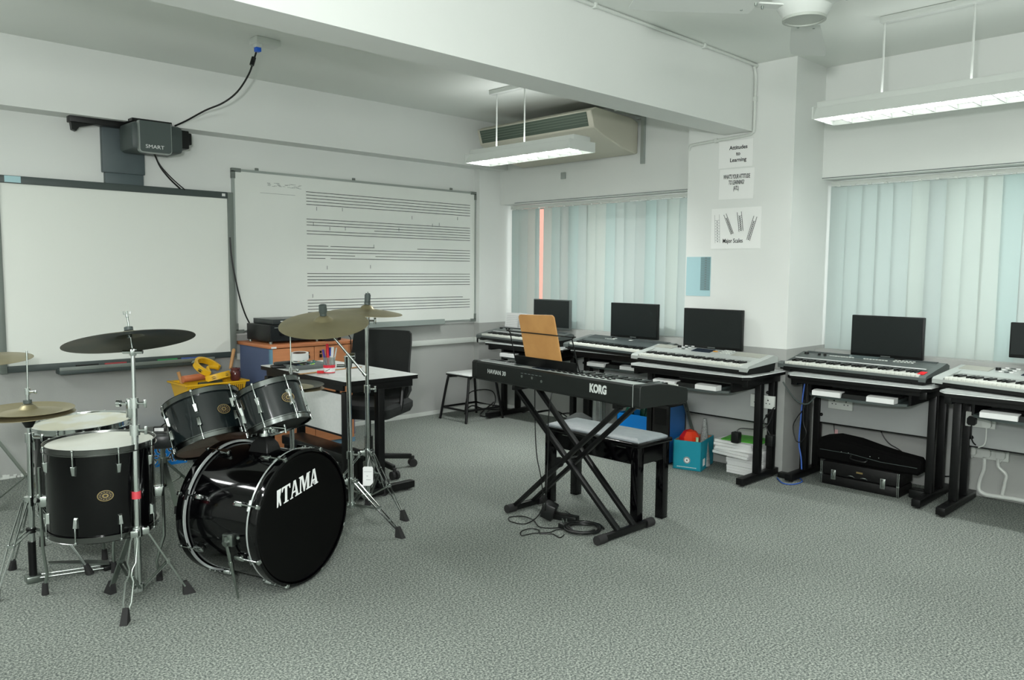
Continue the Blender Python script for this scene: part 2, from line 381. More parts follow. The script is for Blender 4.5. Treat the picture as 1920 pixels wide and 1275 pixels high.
def sline(z, x0=3.32, x1=5.09): q.b2(V((x0, YB - .0235, z - .0023)) - o_, V((x1, YB - .0215, z + .0023)) - o_)
sp = .0253
for k in range(5): sline(2.003 - k * sp)
for k in (0, 1, 2, 4, 5): sline(1.783 - k * sp * .95)
sline(1.783 - 3 * sp * .95, 3.98)
for k, segs in enumerate((((3.32, 3.52), (3.54, 3.98), (4.45, 5.09)), ((3.32, 5.09),), ((3.32, 5.09),), ((3.32, 3.78), (3.99, 5.09)), ((3.32, 3.49), (3.54, 5.09)))):
    for a, c in segs: sline(1.565 - k * sp, a, c)
for k in range(5): sline(1.338 - k * sp)
for k in range(5): sline(1.118 - k * sp, 3.32, 5.0 if k == 0 else 5.09)
q.done('music_staves', INK, t, smooth=False)
q = B(); random.seed(5)
for k in range(30):
    x, z = 3.0 + random.random() * .28, 2.02 + random.random() * .03
    q.b2(V((x - .02, YB - .0235, z)) - o_, V((x + .004, YB - .0215, z + .002)) - o_)
q.b2(V((2.92, YB - .0235, 1.965)) - o_, V((3.22, YB - .0215, 1.967)) - o_)
for k in range(14):
    x, z = 3.35 + random.random() * 1.7, 1.1 + random.random() * .8
    q.b2(V((x, YB - .0235, z)) - o_, V((x + .004, YB - .0215, z + .03)) - o_)
q.done('pen_marks', INKG, t, smooth=False)
# ------------------------------------------------------------------ projector
t = thing('projector', 'dark grey short-throw projector on a wall column above the blank board', 'projector', (1.92, YB, 1.95)); o_ = V(t.location)
L3(t, (1.775, YB - .05, 2.02), (2.05, YB - .002, 2.36), .006).done('wall_column', mat('slate_column', (78, 90, 92), .5), t)
L3(t, (1.79, YB - .045, 1.945), (2.04, YB - .002, 2.02), .004).done('wall_column', mat('slate_column', (78, 90, 92), .5), t)
q = B(); PZ = 2.30
q.b2(V((1.56, 5.76, 2.318)) - o_, V((2.10, 5.83, 2.388)) - o_, .004); q.b2(V((1.90, 5.62, 2.35)) - o_, V((2.16, 5.78, 2.37)) - o_)
q.prism([(1.57 - o_.x, 2.32 - o_.z), (1.60 - o_.x, 2.32 - o_.z), (1.75 - o_.x, 2.325 - o_.z), (1.62 - o_.x, 2.29 - o_.z), (1.60 - o_.x, 2.262 - o_.z), (1.575 - o_.x, 2.27 - o_.z)], 5.77 - o_.y, 5.81 - o_.y)
q.done('mounting_arm', BLACK, t)
q = B(); xa_, xb_, zb_, zt_ = 1.905, 2.105, 2.135, 2.335
q.b2(V((1.86, 5.52, 2.15)) - o_, V((2.20, 5.78, 2.335)) - o_, .03); body = q.done('body', DGREY, t)
q = B()
def rr(x0, z0, x1, z1, r, n=5, rt=.004):
    P = []
    for cx, cz, a0, rad in ((x1 - r, z0 + r, -90, r), (x1 - rt, z1 - rt, 0, rt), (x0 + rt, z1 - rt, 90, rt), (x0 + r, z0 + r, 180, r)):
        for k in range(n + 1): a = math.radians(a0 + 90 * k / n); P.append((cx + rad * math.cos(a), cz + rad * math.sin(a)))
    return P
q.prism([(x - o_.x, z - o_.z) for x, z in rr(1.897, 2.132, 2.108, 2.338, .022)], 5.495 - o_.y, 5.53 - o_.y); q.done('cover_rim', ALU, t)
q = B(); q.prism([(x - o_.x, z - o_.z) for x, z in rr(1.903, 2.138, 2.102, 2.337, .018)], 5.488 - o_.y, 5.50 - o_.y); q.done('cover', mat('slate_cover', (72, 82, 80), .45), t)
text_obj('lettering', 'SMART', .034, PAPER, t, facing_negy(V((1.995, 5.4875, 2.172)) - o_), sx=1.15)
q = B(); q.b2(V((2.19, 5.60, 2.2)) - o_, V((2.27, 5.74, 2.325)) - o_, .008); q.b2(V((2.26, 5.63, 2.235)) - o_, V((2.30, 5.73, 2.315)) - o_, .006); q.done('lens_housing', BLACK, t)
q = B(); q.box(V((1.98, 5.50, 2.325)) - o_, (.012, .02, .012)); q.done('latch', BLACK, t)
# ceiling socket box + cable
bx = at_z(497, 74, ZC)
q = B(); q.box((0, 0, -.02), (.16, .10, .04), bev=.006); q.box((-.05, 0, -.045), (.04, .05, .03), bev=.004); o = q.done('ceiling_socket_box', WHITEP); o.location = (bx.x, bx.y, ZC); tag(o, 'white socket box on the ceiling where the blue plug hangs', 'socket')
pl = V((bx.x - .05, bx.y, ZC - .06)); pl = at_d(483, 88, (pl - V((0, 0, H))).dot(FX))
e1 = V((2.20, 5.70, 2.335))
t = thing('projector_cable', 'black cable with blue plug looping from the ceiling box to the projector', 'cable', pl); d0 = (pl - V((0, 0, H))).dot(FX); d1 = (e1 - V((0, 0, H))).dot(FX)
q = B(); q.box((0, 0, 0), (.034, .034, .06), bev=.004); q.done('plug', BLUEC if False else mat('plug_blue', (20, 90, 200), .4), t)
path = [(482, 92, 0), (476, 112, .1), (466, 140, .25), (445, 172, .45), (418, 193, .62), (385, 207, .78), (350, 226, .93), (328, 236, 1)]
pts = [at_d(u, v, d0 + (d1 - d0) * k) - pl for u, v, k in path]
q = B(); q.tube(pts, .006, smooth=5); q.done('cord', BLACK, t)
q = B(); c0 = at_d(474, 115, d0 + (d1 - d0) * .12) - pl; q.cyl(c0 + V((0.008, 0, .025)), c0 - V((.008, 0, .025)), .014); q.done('ferrite_bead', BLACK, t)
q = B(); q.tube([at_y(288, 284, 5.62), at_y(300, 312, 5.72), at_y(318, 335, 5.82), at_y(338, 354, YB - .055)], .006, smooth=5); q.tube([at_y(286, 284, 5.62), at_y(302, 312, 5.76), at_y(324, 336, 5.84), at_y(347, 356, YB - .055)], .004, smooth=5)
tag(q.done('signal_cable', BLACK), 'pair of black cables hanging from the projector to the blank board rail', 'cable')
q = B(); q.tube([at_y(u, v, YB - .06) for u, v in ((431, 445), (434, 480), (441, 520), (450, 560), (460, 590), (470, 610))], .006, smooth=5)
tag(q.done('equipment_cable', BLACK), 'black cable hanging between the two boards down to the stereo', 'cable')
# ------------------------------------------------------------------ posters on pillar
def poster(name, label, y0, y1, z0, z1, m=PAPER, tilt=0):
    t = thing(name, label, 'poster', (PX - .002, (y0 + y1) / 2, (z0 + z1) / 2)); t.rotation_euler = (tilt, 0, 0)
    q = B(); q.b2((-.001, -(y1 - y0) / 2, -(z1 - z0) / 2), (.001, (y1 - y0) / 2, (z1 - z0) / 2)); q.done('sheet', m, t, smooth=False); return t
PW = mat('poster_paper', (236, 238, 235), .7)
t = poster('wall_notice', 'white notice reading Attitudes to Learning high on the pillar', 2.815, 3.08, 2.105, 2.29, PW)
text_obj('lettering', 'Attitudes\nto\nLearning', .037, INK, t, facing_negx((-.002, -.02, 0)), off=.0006, ls=1.15)
t = poster('wall_notice', 'white sheet asking what is your attitude to learning, in heavy black type', 2.80, 3.07, 1.885, 2.095, PW, .02)
text_obj('lettering', "WHAT'S YOUR ATTITUDE\nTO LEARNING?\n(ATL)", .042, INK, t, facing_negx((-.002, 0, .01)), off=.0005, sx=.42, ls=.95)
t = poster('scales_poster', 'major scales poster with four slanted ladder drawings on the pillar', 2.735, 3.125, 1.54, 1.825, PW)
text_obj('lettering', 'Major Scales', .042, INK, t, facing_negx((-.002, .02, -.088)), off=.0004, sx=.75)
def ladder(cx, cz, L, wd, a, rungs, m, parent, wfac=1):
    q = B(); q.M = facing_negx((-.0022, cx, cz)) @ Matrix.Rotation(a, 4, 'Z')
    for s_ in (-1, 1): q.box((s_ * wd / 2, 0, 0), (.003 * wfac, L, .0006))
    for k in range(rungs + 1):
        if k: q.box((0, -L / 2 + L * .8 * k / rungs, 0), (wd * (1 if wfac > .5 else .9), .0018, .0006))
    for k in range(rungs): q.box((0, -L / 2 + L * .8 * (k + .5) / rungs, 0), (.007, .008, .0006))
    q.done('ladder_drawing', m, parent, smooth=False)
ladder(.145, .0, .2, .038, math.radians(3), 8, INKG, t, .4)
ladder(.055, .03, .155, .02, math.radians(24), 9, INK, t)
ladder(-.035, .045, .135, .032, math.radians(8), 8, INK, t)
ladder(-.125, -.005, .17, .024, math.radians(-17), 9, INK, t)
t = poster('blue_chart', 'pale blue paper chart with a grey column at the left edge of the pillar', 3.12, 3.325, 1.20, 1.485, PAPER2)
q = B(); q.b2((-.003, -.098, -.10), (-.0012, -.02, .14)); q.done('printed_column', mat('chart_grey', (118, 148, 152), .8), t, smooth=False)
q = B()
for k in range(14): q.b2((-.0042, -.095, -.095 + k * .017), (-.003, -.025, -.094 + k * .017)); q.b2((-.0042, -.07, -.09 + k * .017), (-.003, -.055, -.085 + k * .017))
q.done('chart_lines', INKG, t, smooth=False)
# conduit on beam and pillar
t = thing('wall_conduit', 'thin white conduit along the ceiling beam and down onto the pillar face', 'conduit', (PX, 2.8, 2.5)); o_ = V(t.location)
q = B(); yy = 2.806; rx = PX - .012
q.tube([V(p) - o_ for p in ((1.6, yy, ZC - .012), (3.6, yy, ZC - .012), (rx - .10, yy, ZC - .012), (rx - .03, yy, ZC - .03), (rx - .005, yy, ZC - .09), (rx - .003, yy, 2.6), (rx - .003, yy, 2.36), (rx, yy + .015, 2.325), (rx, yy + .05, 2.315), (rx, 3.0, 2.307), (rx, 3.28, 2.295), (rx, 3.315, 2.285), (rx + .01, 3.33, 2.262))], .0105, smooth=4)
q.done('pipe', WHITEP, t)
for p in ((3.3, yy, ZC - .012), (4.35, yy, ZC - .012)): q = B(); q.box(V(p) - o_, (.02, .03, .03), bev=.003); q.done('clip', WHITEP, t)
for p in ((rx, yy, 2.55), (rx, 3.1, 2.303)): q = B(); q.box(V(p) - o_, (.025, .025, .03), bev=.003); q.done('clip', WHITEP, t)
# ------------------------------------------------------------------ ceiling fan
hub = at_d(1508, 30, 3.0)
t = thing('ceiling_fan', 'white three-bladed ceiling fan with round motor housing', 'fan', hub)
q = B(); q.lathe([(.02, -.012), (.07, -.012), (.078, -.006), (.10, .03), (.118, .055), (.12, .075), (.10, .10), (.06, .115), (.025, .12)]); q.done('motor_housing', WHITEG, t)
q = B(); q.ringl([(.07, -.018), (.08, -.018), (.08, -.008), (.07, -.008)]); q.lathe([(.005, -.013), (.068, -.013), (.068, -.0125)]); q.done('bottom_cap', mat('fan_cap', (170, 176, 168), .4), t)
q = B(); q.cyl((0, 0, .11), (0, 0, ZC - hub.z - .07), .014); q.done('down_rod', WHITEG, t)
q = B(); q.lathe([(.02, ZC - hub.z - .09), (.06, ZC - hub.z - .05), (.07, ZC - hub.z - .001)]); q.done('ceiling_cup', WHITEG, t)
hd = math.atan2(.43, .90) - .02
for k in range(3):
    a = hd + k * 2 * PI / 3
    M_ = Matrix.Rotation(a, 4, 'Z')
    q = B(); q.M = M_
    q.b2((.09, -.025, .028), (.24, .025, .034)); br = q.done('blade_bracket', WHITEG, t)
    q = B(); q.M = M_
    P = [(.2, -.055), (.55, -.075), (.66, -.075), (.67, -.06), (.67, .06), (.66, .075), (.55, .075), (.2, .055)]
    q.rings([[(x, y, .022 + y * .14) for x, y in P], [(x, y, .025 + y * .14) for x, y in P]]); q.done('blade', WHITEG, t)
    q = B(); q.M = M_
    for x, y in ((.21, .03), (.24, -.03), (.17, 0)): q.cyl((x, y, .016), (x, y, .040), .005, seg=8)
    q.done('screws', CHROMED, br)
# ------------------------------------------------------------------ hanging fluorescent lights
def louvre_light(label, x, y0, y1, z, rods, louvres, canopy, down, up):
    t = thing('hanging_light', label, 'ceiling light', (x, (y0 + y1) / 2, z)); L = y1 - y0; h = .05
    q = B(); q.b2((-.09, -L / 2, h), (.09, L / 2, h + .045), .004); hs = q.done('housing', WHITEG, t)
    q = B(); q.prism([(-.10, h + .01), (-.09, h + .01), (-.135, -.01), (-.14, -.01)], -L / 2, L / 2); q.prism([(.09, h + .01), (.10, h + .01), (.14, -.01), (.135, -.01)], -L / 2, L / 2)
    for s_ in (-1, 1): q.b2((-.14, s_ * L / 2 - .004, -.01), (.14, s_ * L / 2 + .004, h + .01))
    q.done('reflector', WHITEG, t)
    for k in range(louvres):
        y = -L / 2 + L * (k + 1) / (louvres + 1); q = B(); q.prism([(-.13, -.008), (.13, -.008), (.095, .045), (-.095, .045)], y - .003, y + .003); q.done('louvre', WHITEG, t, smooth=False)
    q = B(); q.b2((-.006, -L / 2, -.006), (.006, L / 2, .03)); q.done('centre_divider', WHITEG, t)
    al = area('lamp_glow', (x, (y0 + y1) / 2, z + .045), (x, (y0 + y1) / 2, 0), .07, L * .92, down * L, (.985, 1, .995)); al.rotation_euler = (0, 0, 0)
    au = area('lamp_uplight', (x, (y0 + y1) / 2, z + .11), (x, (y0 + y1) / 2, 3), .12, L * .9, up * L, (.985, 1, .995)); au.rotation_euler = (PI, 0, 0)
    for sx_ in (-.06, .06): q = B(); q.cyl((sx_, -L / 2 + .03, .03), (sx_, L / 2 - .03, .03), .013); q.done('lamp_tube', TUBE, t)
    for y in rods: q = B(); q.cyl((0, y - (y0 + y1) / 2, h + .04), (0, y - (y0 + y1) / 2, ZC - z - .005), .006, seg=10); q.done('hanging_rod', WHITEG, t)
    a, c = canopy; q = B(); q.b2((-.03, a - (y0 + y1) / 2, ZC - z - .035), (.03, c - (y0 + y1) / 2, ZC - z - .001), .004); q.done('ceiling_channel', WHITEG, t)
    return t
louvre_light('white louvred strip light hanging at right above the right window', 4.60, .55, 2.14, 2.265, (1.811, 1.363), 13, (1.2, 1.83), 22, .8)
louvre_light('white strip light hanging in front of the air conditioner', 4.30, 3.75, 4.86, 2.235, (4.64, 4.33), 9, (4.25, 4.70), 62, 2.2)
# ------------------------------------------------------------------ air conditioner
t = thing('air_conditioner', 'cream ceiling air conditioner with dark grille above the left window', 'air conditioner', (XW, 4.75, 2.36)); o_ = V(t.location)
P = [(XW - .03, 2.36), (XW - .03, 2.61), (XW - .12, 2.64), (4.86, 2.66), (4.80, 2.63), (4.84, 2.50), (4.95, 2.455), (5.2, 2.38), (5.38, 2.35)]
P = [(x - o_.x, z - o_.z) for x, z in P]
q = B(); q.prism(P, 4.10 - o_.y, 5.44 - o_.y); q.done('casing', BEIGE, t, bev=.008)
q = B(); q.M = Matrix.Identity(4); q.prism([(4.797 - o_.x, 2.62 - o_.z), (4.805 - o_.x, 2.62 - o_.z), (4.843 - o_.x, 2.515 - o_.z), (4.832 - o_.x, 2.515 - o_.z)], 4.15 - o_.y, 5.40 - o_.y); g = q.done('air_grille', DGREEN, t)
q = B()
for z in (2.54, 2.56, 2.58, 2.6): q.b2(V((4.795 + (2.62 - z) * .32, 4.15, z)) - o_, V((4.80 + (2.62 - z) * .32, 5.40, z + .004)) - o_)
q.done('grille_louvre', mat('grille_light', (112, 124, 110), .6), g)
q = B(); q.b2(V((XW - .035, 4.04, 2.27)) - o_, V((XW - .005, 4.07, 2.67)) - o_); q.b2(V((5.05, 4.04, 2.65)) - o_, V((XW - .005, 4.07, 2.68)) - o_); q.b2(V((XW - .035, 4.07, 2.64)) - o_, V((XW - .005, 4.12, 2.68)) - o_); q.done('wall_bracket', ALU, t)
q = B(); q.b2((XW - .02, 4.93, 2.215), (XW, 4.98, 2.275), .004); tag(q.done('wall_bracket_plate', ALU), 'small grey metal plate on the wall under the air conditioner', 'bracket')

# ================================================================== KEYBOARD DESKS
def c_desk(name, label, group, x0, x1, y0, y1, ht, top_m, ups, panel=None, tray=True, edge_m=LAMW, panel_m=PANELG, side=1):
    """desk with C-shaped steel ends; length along y, user side at x0 (side=1) or x1 (side=-1)"""
    t = thing(name, label, 'desk', ((x0 + x1) / 2, (y0 + y1) / 2, 0), 0, group); cx, cy = (x0 + x1) / 2, (y0 + y1) / 2
    D, L = (x1 - x0) / 2, (y1 - y0) / 2
    q = B(); P = [(-D + .05, -L), (D, -L), (D, L), (-D + .05, L), (-D, L - .04), (-D, -L + .04)]
    if side < 0: P = [(-D, -L + .015), (-D + .015, -L), (D, -L), (D, L), (-D, L)]
    q.prism(P, ht - .005, ht, 'XY'); tp = q.done('top', top_m, t, smooth=False)
    q = B(); q.prism(P, ht - .028, ht - .009, 'XY'); q.done('top_core', BLACKM, tp, smooth=False)
    q = B(); q.prism([(p[0] * 1.003, p[1] * 1.002) for p in P], ht - .009, ht - .004, 'XY'); q.done('edging', edge_m, tp, smooth=False)
    for s_ in (-1, 1):
        y = s_ * (L - .045); q = B()
        q.b2((-D + .02, y - .025, .012), (D - .01, y + .025, .055), .003); q.b2((-D + .05, y - .02, ht - .075), (D - .02, y + .02, ht - .03), .003)
        for u in ups: q.b2((u - .023, y - .022, .055), (u + .023, y + .022, ht - .07), .003)
        fr = q.done('end_frame', BLACKM, t)
        for xx in (-D + .06, D - .06): q = B(); q.cyl((xx, y, 0), (xx, y, .014), .014); q.done('levelling_foot', BLACKR, fr)
    q = B(); q.b2((-D + .05, -L + .06, ht - .06), (-D + .07, L - .06, ht - .03)) if side > 0 else q.b2((D - .03, -L + .06, ht - .07), (D - .012, L - .06, ht - .03)); q.done('apron', BLACKM, t)
    if panel:
        px_, za, zb_ = panel; q = B(); q.b2((px_ - .008, -L + .06, za), (px_ + .008, L - .06, zb_)); pn = q.done('modesty_panel', panel_m, t)
        q = B(); q.b2((px_ - .011, -L + .05, za - .008), (px_ + .011, L - .05, za)); q.done('panel_edge', BLACKM, pn)
        for s_ in (-1, 1):
            for zz in (za + .05, zb_ - .06): q = B(); q.ball((px_ - .012, s_ * (L - .075), zz), .012, u=10, v=6); q.done('bolt', BLACKM, pn)
    if tray:
        q = B(); Q = [(D - .12, -.30), (D - .12, .30), (-D + .08, .30), (-D + .02, .20), (-D - .0, 0), (-D + .02, -.20), (-D + .08, -.30)]
        q.prism(Q, ht - .135, ht - .12, 'XY'); tr = q.done('keyboard_tray', DGREY, t)
        q = B(); q.b2((-D + .1, -.315, ht - .13), (D - .1, -.30, ht - .03)); q.done('tray_runner', BLACKM, tr); q = B(); q.b2((-D + .1, .30, ht - .13), (D - .1, .315, ht - .03)); q.done('tray_runner', BLACKM, tr)
    return t
DG = 'keyboard desks along the window wall'
DH = .72
desks = [
    ('black steel desk under the far keyboard in the window corner', 4.86, 5.42, 4.46, 5.42),
    ('black steel desk behind the digital piano, left of the paper stack desk', 4.93, 5.42, 3.50, 4.43),
    ('black steel desk in front of the pillar above the paper stack', 4.49, 4.99, 2.51, 3.46),
    ('black steel desk above the instrument cases, just right of the pillar', 4.83, 5.40, 1.56, 2.44),
    ('black steel desk at the right edge of the photo beside white sockets', 4.76, 5.36, .56, 1.495)]
for k, (lab, x0, x1, y0, y1) in enumerate(desks):
    D = (x1 - x0) / 2
    c_desk('keyboard_desk', lab, DG, x0, x1, y0, y1, DH, LAMG, (-D + .24, -D + .42), (-D + .42, .36, .63))
    # computer keyboard on the tray
    t = thing('computer_keyboard', ['computer keyboard on the pull-out tray of the corner desk', 'computer keyboard on the tray of the desk behind the digital piano', 'white-fronted computer keyboard on the tray above the paper stack', 'white-fronted computer keyboard on the tray above the instrument cases', 'white-fronted computer keyboard on the tray at the right edge'][k], 'keyboard', (x0 + .06, (y0 + y1) / 2 + .0, DH - .119), 0, 'computer keyboards on the desk trays')
    for a, c in ((-.25, -.09), (.07, .25)): q = B(); q.prism([(-.055, .0), (.01, .0), (.01, .034), (-.03, .034), (-.055, .028)], a, c); q.done('palm_rest', PAPER, t)
    q = B(); q.prism([(-.040, .0), (.01, .0), (.01, .030), (-.03, .026)], -.09, .07); q.done('rest_centre', BLACK, t)
    q = B(); q.b2((.01, -.25, 0), (.17, .25, .018), .003); q.done('key_area', DGREY, t)
    q = B()
    for i in range(4): q.b2((.02 + i * .035, -.24, .017), (.048 + i * .035, .24, .023))
    q.done('key_row', BLACK, t)
# ------------------------------------------------------------------ arranger keyboards
keymesh = {}
def keys(parent, x0, z0, n_white, kw, y0, depth, start=0):
    if 'w' not in keymesh:
        q = B(); q.b2((.0006, 0, -.018), (kw - .0008, depth, 0), .0012); o = q.done('white_key', KEYW); keymesh['w'] = o.data; bpy.data.objects.remove(o)
        q = B(); q.prism([(0.055, -.002), (depth, -.002), (depth, .011), (.062, .011)], -.0058, .0058, 'YZ'); o = q.done('black_key', KEYB); keymesh['b'] = o.data; bpy.data.objects.remove(o)
    for k in range(n_white):
        o = bpy.data.objects.new('white_key', keymesh['w']); C.objects.link(o); o.parent = parent; o.location = (x0 + k * kw, y0, z0)
        if (k + start) % 7 in (0, 1, 3, 4, 5) and k < n_white - 1:
            o = bpy.data.objects.new('black_key', keymesh['b']); C.objects.link(o); o.parent = parent; o.location = (x0 + (k + 1) * kw, y0, z0)
KW, KD = .0242, .135
def arranger(label, uvL, uvR, body_m, panel_m, grille_m, kind, depth=.335, L=None, lw=None):
    a, c = at_z(*uvL, DH + .02), at_z(*uvR, DH + .02)
    d = (c - a); d.z = 0; L = L or d.length; d.normalize(); n = V((-d.y, d.x, 0))
    t = thing('electronic_keyboard', label, 'keyboard', V((a.x, a.y, DH + .001)) + d * L / 2, math.atan2(d.y, d.x), 'arranger keyboards on the desks'); h = L / 2
    kx = -36 * KW / 2
    q = B(); q.prism([(.012, .008), (depth - .02, .008), (depth - .01, .06), (.012, .042)], -h + .012, h - .012, 'YZ'); q.b2((-h + .03, .02, 0), (-h + .08, depth - .04, .01)); q.b2((h - .08, .02, 0), (h - .03, depth - .04, .01)); q.done('lower_case', BLACK, t)
    P = [(0.0, .02), (0.0, .045), (.012, .055), (.16, .085), (.20, .092), (depth - .04, .112), (depth, .098), (depth, .065), (.02, .04)]
    q = B(); q.prism([(y, z) for y, z in P], -h, kx - .002, 'YZ'); q.done('end_cheek', body_m, t); q = B(); q.prism([(y, z) for y, z in P], kx + 36 * KW + .002, h, 'YZ'); q.done('end_cheek', body_m, t)
    q = B(); q.prism([(.152, .04), (.155, .078), (.20, .092), (depth - .04, .112), (depth, .098), (depth, .065)], kx - .002, kx + 36 * KW + .002, 'YZ')
    q.prism([(0, .03), (0, .046), (.010, .046), (.012, .03)], kx - .002, kx + 36 * KW + .002, 'YZ'); pn = q.done('control_panel', panel_m, t)
    keys(t, kx, .062, 36, KW, .014, KD)
    def onp(x, y, dz=0): # point on sloping top
        z = .092 + (y - .20) * .02 / (depth - .24); return V((x, y, z + dz))
    def patch(nm, x0, x1, y0, y1, m, hgt=.002):
        q = B(); s_ = [onp(x0, y0), onp(x1, y0), onp(x1, y1), onp(x0, y1)]
        q.rings([[p + V((0, 0, -.002)) for p in s_], [p + V((0, 0, hgt)) for p in s_]]); return q.done(nm, m, t, smooth=False)
    y0, y1 = .215, depth - .045
    if kind == 'silver':
        patch('speaker_grille', -h + .03, -h + .20, y0, y1, grille_m); patch('speaker_grille', h - .28, h - .05, y0 - .01, y1, grille_m)
        patch('display', -.12, .04, y0 - .005, y1 - .01, LCD, .003)
        for x in (-.33, ): q = B(); q.cyl(onp(x + .06, y0 + .05), onp(x + .06, y0 + .05, .014), .014); q.done('volume_knob', BLACK, t)
        for i in range(9): q = B(); p = onp(-.24 + (i % 3) * .03, y0 + .02 + (i // 3) * .035, .003); q.box(p, (.02, .012, .006), bev=.001); q.done('button', (PAPER, KGREY, PAPER)[i % 3], t)
        for i in range(12): q = B(); p = onp(.12 + (i % 4) * .022, y0 + .015 + (i // 4) * .028, .003); q.box(p, (.014, .014, .006), bev=.001); q.done('button', WHITEP, t)
        q = B(); p = onp(.065, y0 + .03, .003); q.box(p, (.03, .02, .006), bev=.002); q.done('button', mat('amber_plastic', (210, 150, 60), .4), t)
    elif kind == 'charcoal':
        patch('speaker_grille', -h + .05, -h + .36, y0 + .055, y1 + .01, grille_m); patch('speaker_grille', h - .42, h - .05, y0 + .055, y1 + .01, grille_m)
        patch('display', -.12, .07, y0 + .02, y1 + .005, mat('grey_display', (88, 100, 100), .2), .003)
        for x in (-h + .17, -h + .21): q = B(); q.cyl(onp(x, y0 + .015), onp(x, y0 + .015, .016), .009); q.done('knob', BLACK, t)
        q = B(); q.cyl(onp(-h + .07, y0 + .03), onp(-h + .07, y0 + .03, .01), .015); q.done('volume_knob', BLACK, t)
        for x0_, n in ((-.21, 9), (.0, 8), (.20, 6), (.20, 6)):
            pass
        for i in range(23):
            x = (-.23 + i * .019) if i < 9 else (.0 + (i - 9) * .02 if i < 17 else .19 + (i - 17) * .022)
            q = B(); q.box(onp(x, y0 + .02, .003), (.015, .008, .005), bev=.001); q.done('button', WHITEP, t)
        for i in range(6): q = B(); q.box(onp(.19 + i * .022, y0 + .045, .003), (.015, .008, .005), bev=.001); q.done('button', WHITEP, t)
        q = B(); q.box(onp(.20, y1 - .005, .003), (.06, .03, .006), bev=.002); q.done('button', BLACK, t)
        q = B(); q.b2((-.02 + kx, .150, .0785), (kx + 36 * KW - .02, .165, .082)); q.done('label_strip', PAPER, pn, smooth=False)
    else:
        patch('speaker_grille', -h + .06, -h + .30, y0, y1 + .01, grille_m); patch('speaker_grille', h - .45, h - .06, y0 + .03, y1 + .01, grille_m)
        q = B(); q.cyl(onp(-h + .34, y0 + .04), onp(-h + .34, y0 + .04, .012), .013); q.done('volume_knob', BLACK, t)
        for x in (-.13, .06): q = B(); q.box(onp(x, y0 + .03, .003), (.03, .03, .005), bev=.002); q.done('button', WHITEP, t)
        for i in range(6): q = B(); q.box(onp(-.22 + i * .02, y0 + .01, .003), (.012, .008, .005), bev=.001); q.done('button', WHITEP, t)
    return t, h
arranger('silver electronic keyboard with dark display on the desk before the pillar', (1183, 672), (1401, 699), SILV, SILV, SILVG, 'silver')
k4, h4 = arranger('charcoal electronic keyboard with a red sticker at its right end', (1458, 688), (1735, 718), KGREY, KGREY, KDARK, 'charcoal')
q = B(); q.box((h4 - .045, .06, .0665), (.04, .06, .002), M=Matrix.Rotation(math.radians(11), 4, 'X')); q.done('sticker', RED, k4)
arranger('silver electronic keyboard cut by the right edge of the photo', (1747, 718), (1925, 741), SILV, SILV, SILVG, 'silver', L=1.0)
arranger('dark electronic keyboard behind the digital piano, touching the silver one', (1056, 650), (1200, 669), KGREY, mat('dark_panel', (60, 68, 68), .4), KDARK, 'dark', L=1.0)
arranger('charcoal electronic keyboard in the window corner with sheet music behind it', (893, 633), (1050, 652), KGREY, KGREY, KDARK, 'charcoal', L=1.0)
q = B(); q.b2((5.27, 5.26, .80), (5.272, 5.62, .98)); o = q.done('sheet_music', PAPER)
q = None
t = thing('sheet_music', 'sheets of printed music leaning behind the corner keyboard', 'sheet music', (5.30, 5.42, .80)); bpy.data.objects.remove(o)
for dy, a in ((.07, .0), (-.10, .05)):
    q = B(); q.b2((-.001, -.10, 0), (.001, .10, .17)); s_ = q.done('sheet', PAPER, t, smooth=False); s_.location = (0, dy, 0); s_.rotation_euler = (a, math.radians(10), 0)
    q = B()
    for i in range(8): q.b2((-.0022, -.085, .02 + i * .017), (-.001, .085, .0215 + i * .017))
    q.done('printed_lines', INKG, s_, smooth=False)
q = B(); q.b2((5.36, 5.19, .73), (5.38, 5.22, .98), .003); tag(q.done('note_rest', DGREY), 'small grey upright post standing behind the corner keyboard', 'music rest')
# ------------------------------------------------------------------ monitors
def monitor(label, x, uva, uvb, bez=BLACK):
    a, c = at_x(*uva, x), at_x(*uvb, x); y0, y1 = c.y, a.y; z1 = a.z; z0 = z1 - (y1 - y0) * .60
    t = thing('computer_monitor', label, 'monitor', (x, (y0 + y1) / 2, DH), 0, 'flat screens on the keyboard desks'); W = (y1 - y0) / 2; z0 -= DH; z1 -= DH
    q = B(); q.b2((-.01, -W, z0), (.02, W, z1), .004); q.done('casing', bez, t)
    q = B(); q.b2((-.0125, -W + .008, z0 + .02), (-.0095, W - .008, z1 - .008)); q.done('screen', SCRB, t)
    q = B(); q.b2((.012, -.03, .01), (.03, .03, z0 + .12), .004); q.done('stand_neck', BLACK, t)
    q = B(); q.b2((-.01, -.10, 0), (.04, .10, .012), .004); q.done('stand_base', BLACK, t)
    q = B(); q.b2((-.013, -.03, z0 + .006), (-.0095, .03, z0 + .013)); q.done('maker_mark', KGREY, t)
    return t
monitor('black monitor on the desk right in front of the pillar', 4.955, (1284, 577), (1394, 580))
monitor('black monitor behind the charcoal keyboard with red sticker', 5.35, (1599, 590), (1735, 594))
monitor('black monitor before the left blind, next to the pillar', 5.36, (1147, 567), (1235, 570))
monitor('older monitor with grey rim behind the wooden music board', 5.36, (1002, 560), (1070, 563), KGREY)
monitor('black monitor cut off by the right edge of the photo', 5.33, (1896, 604), (2030, 607))
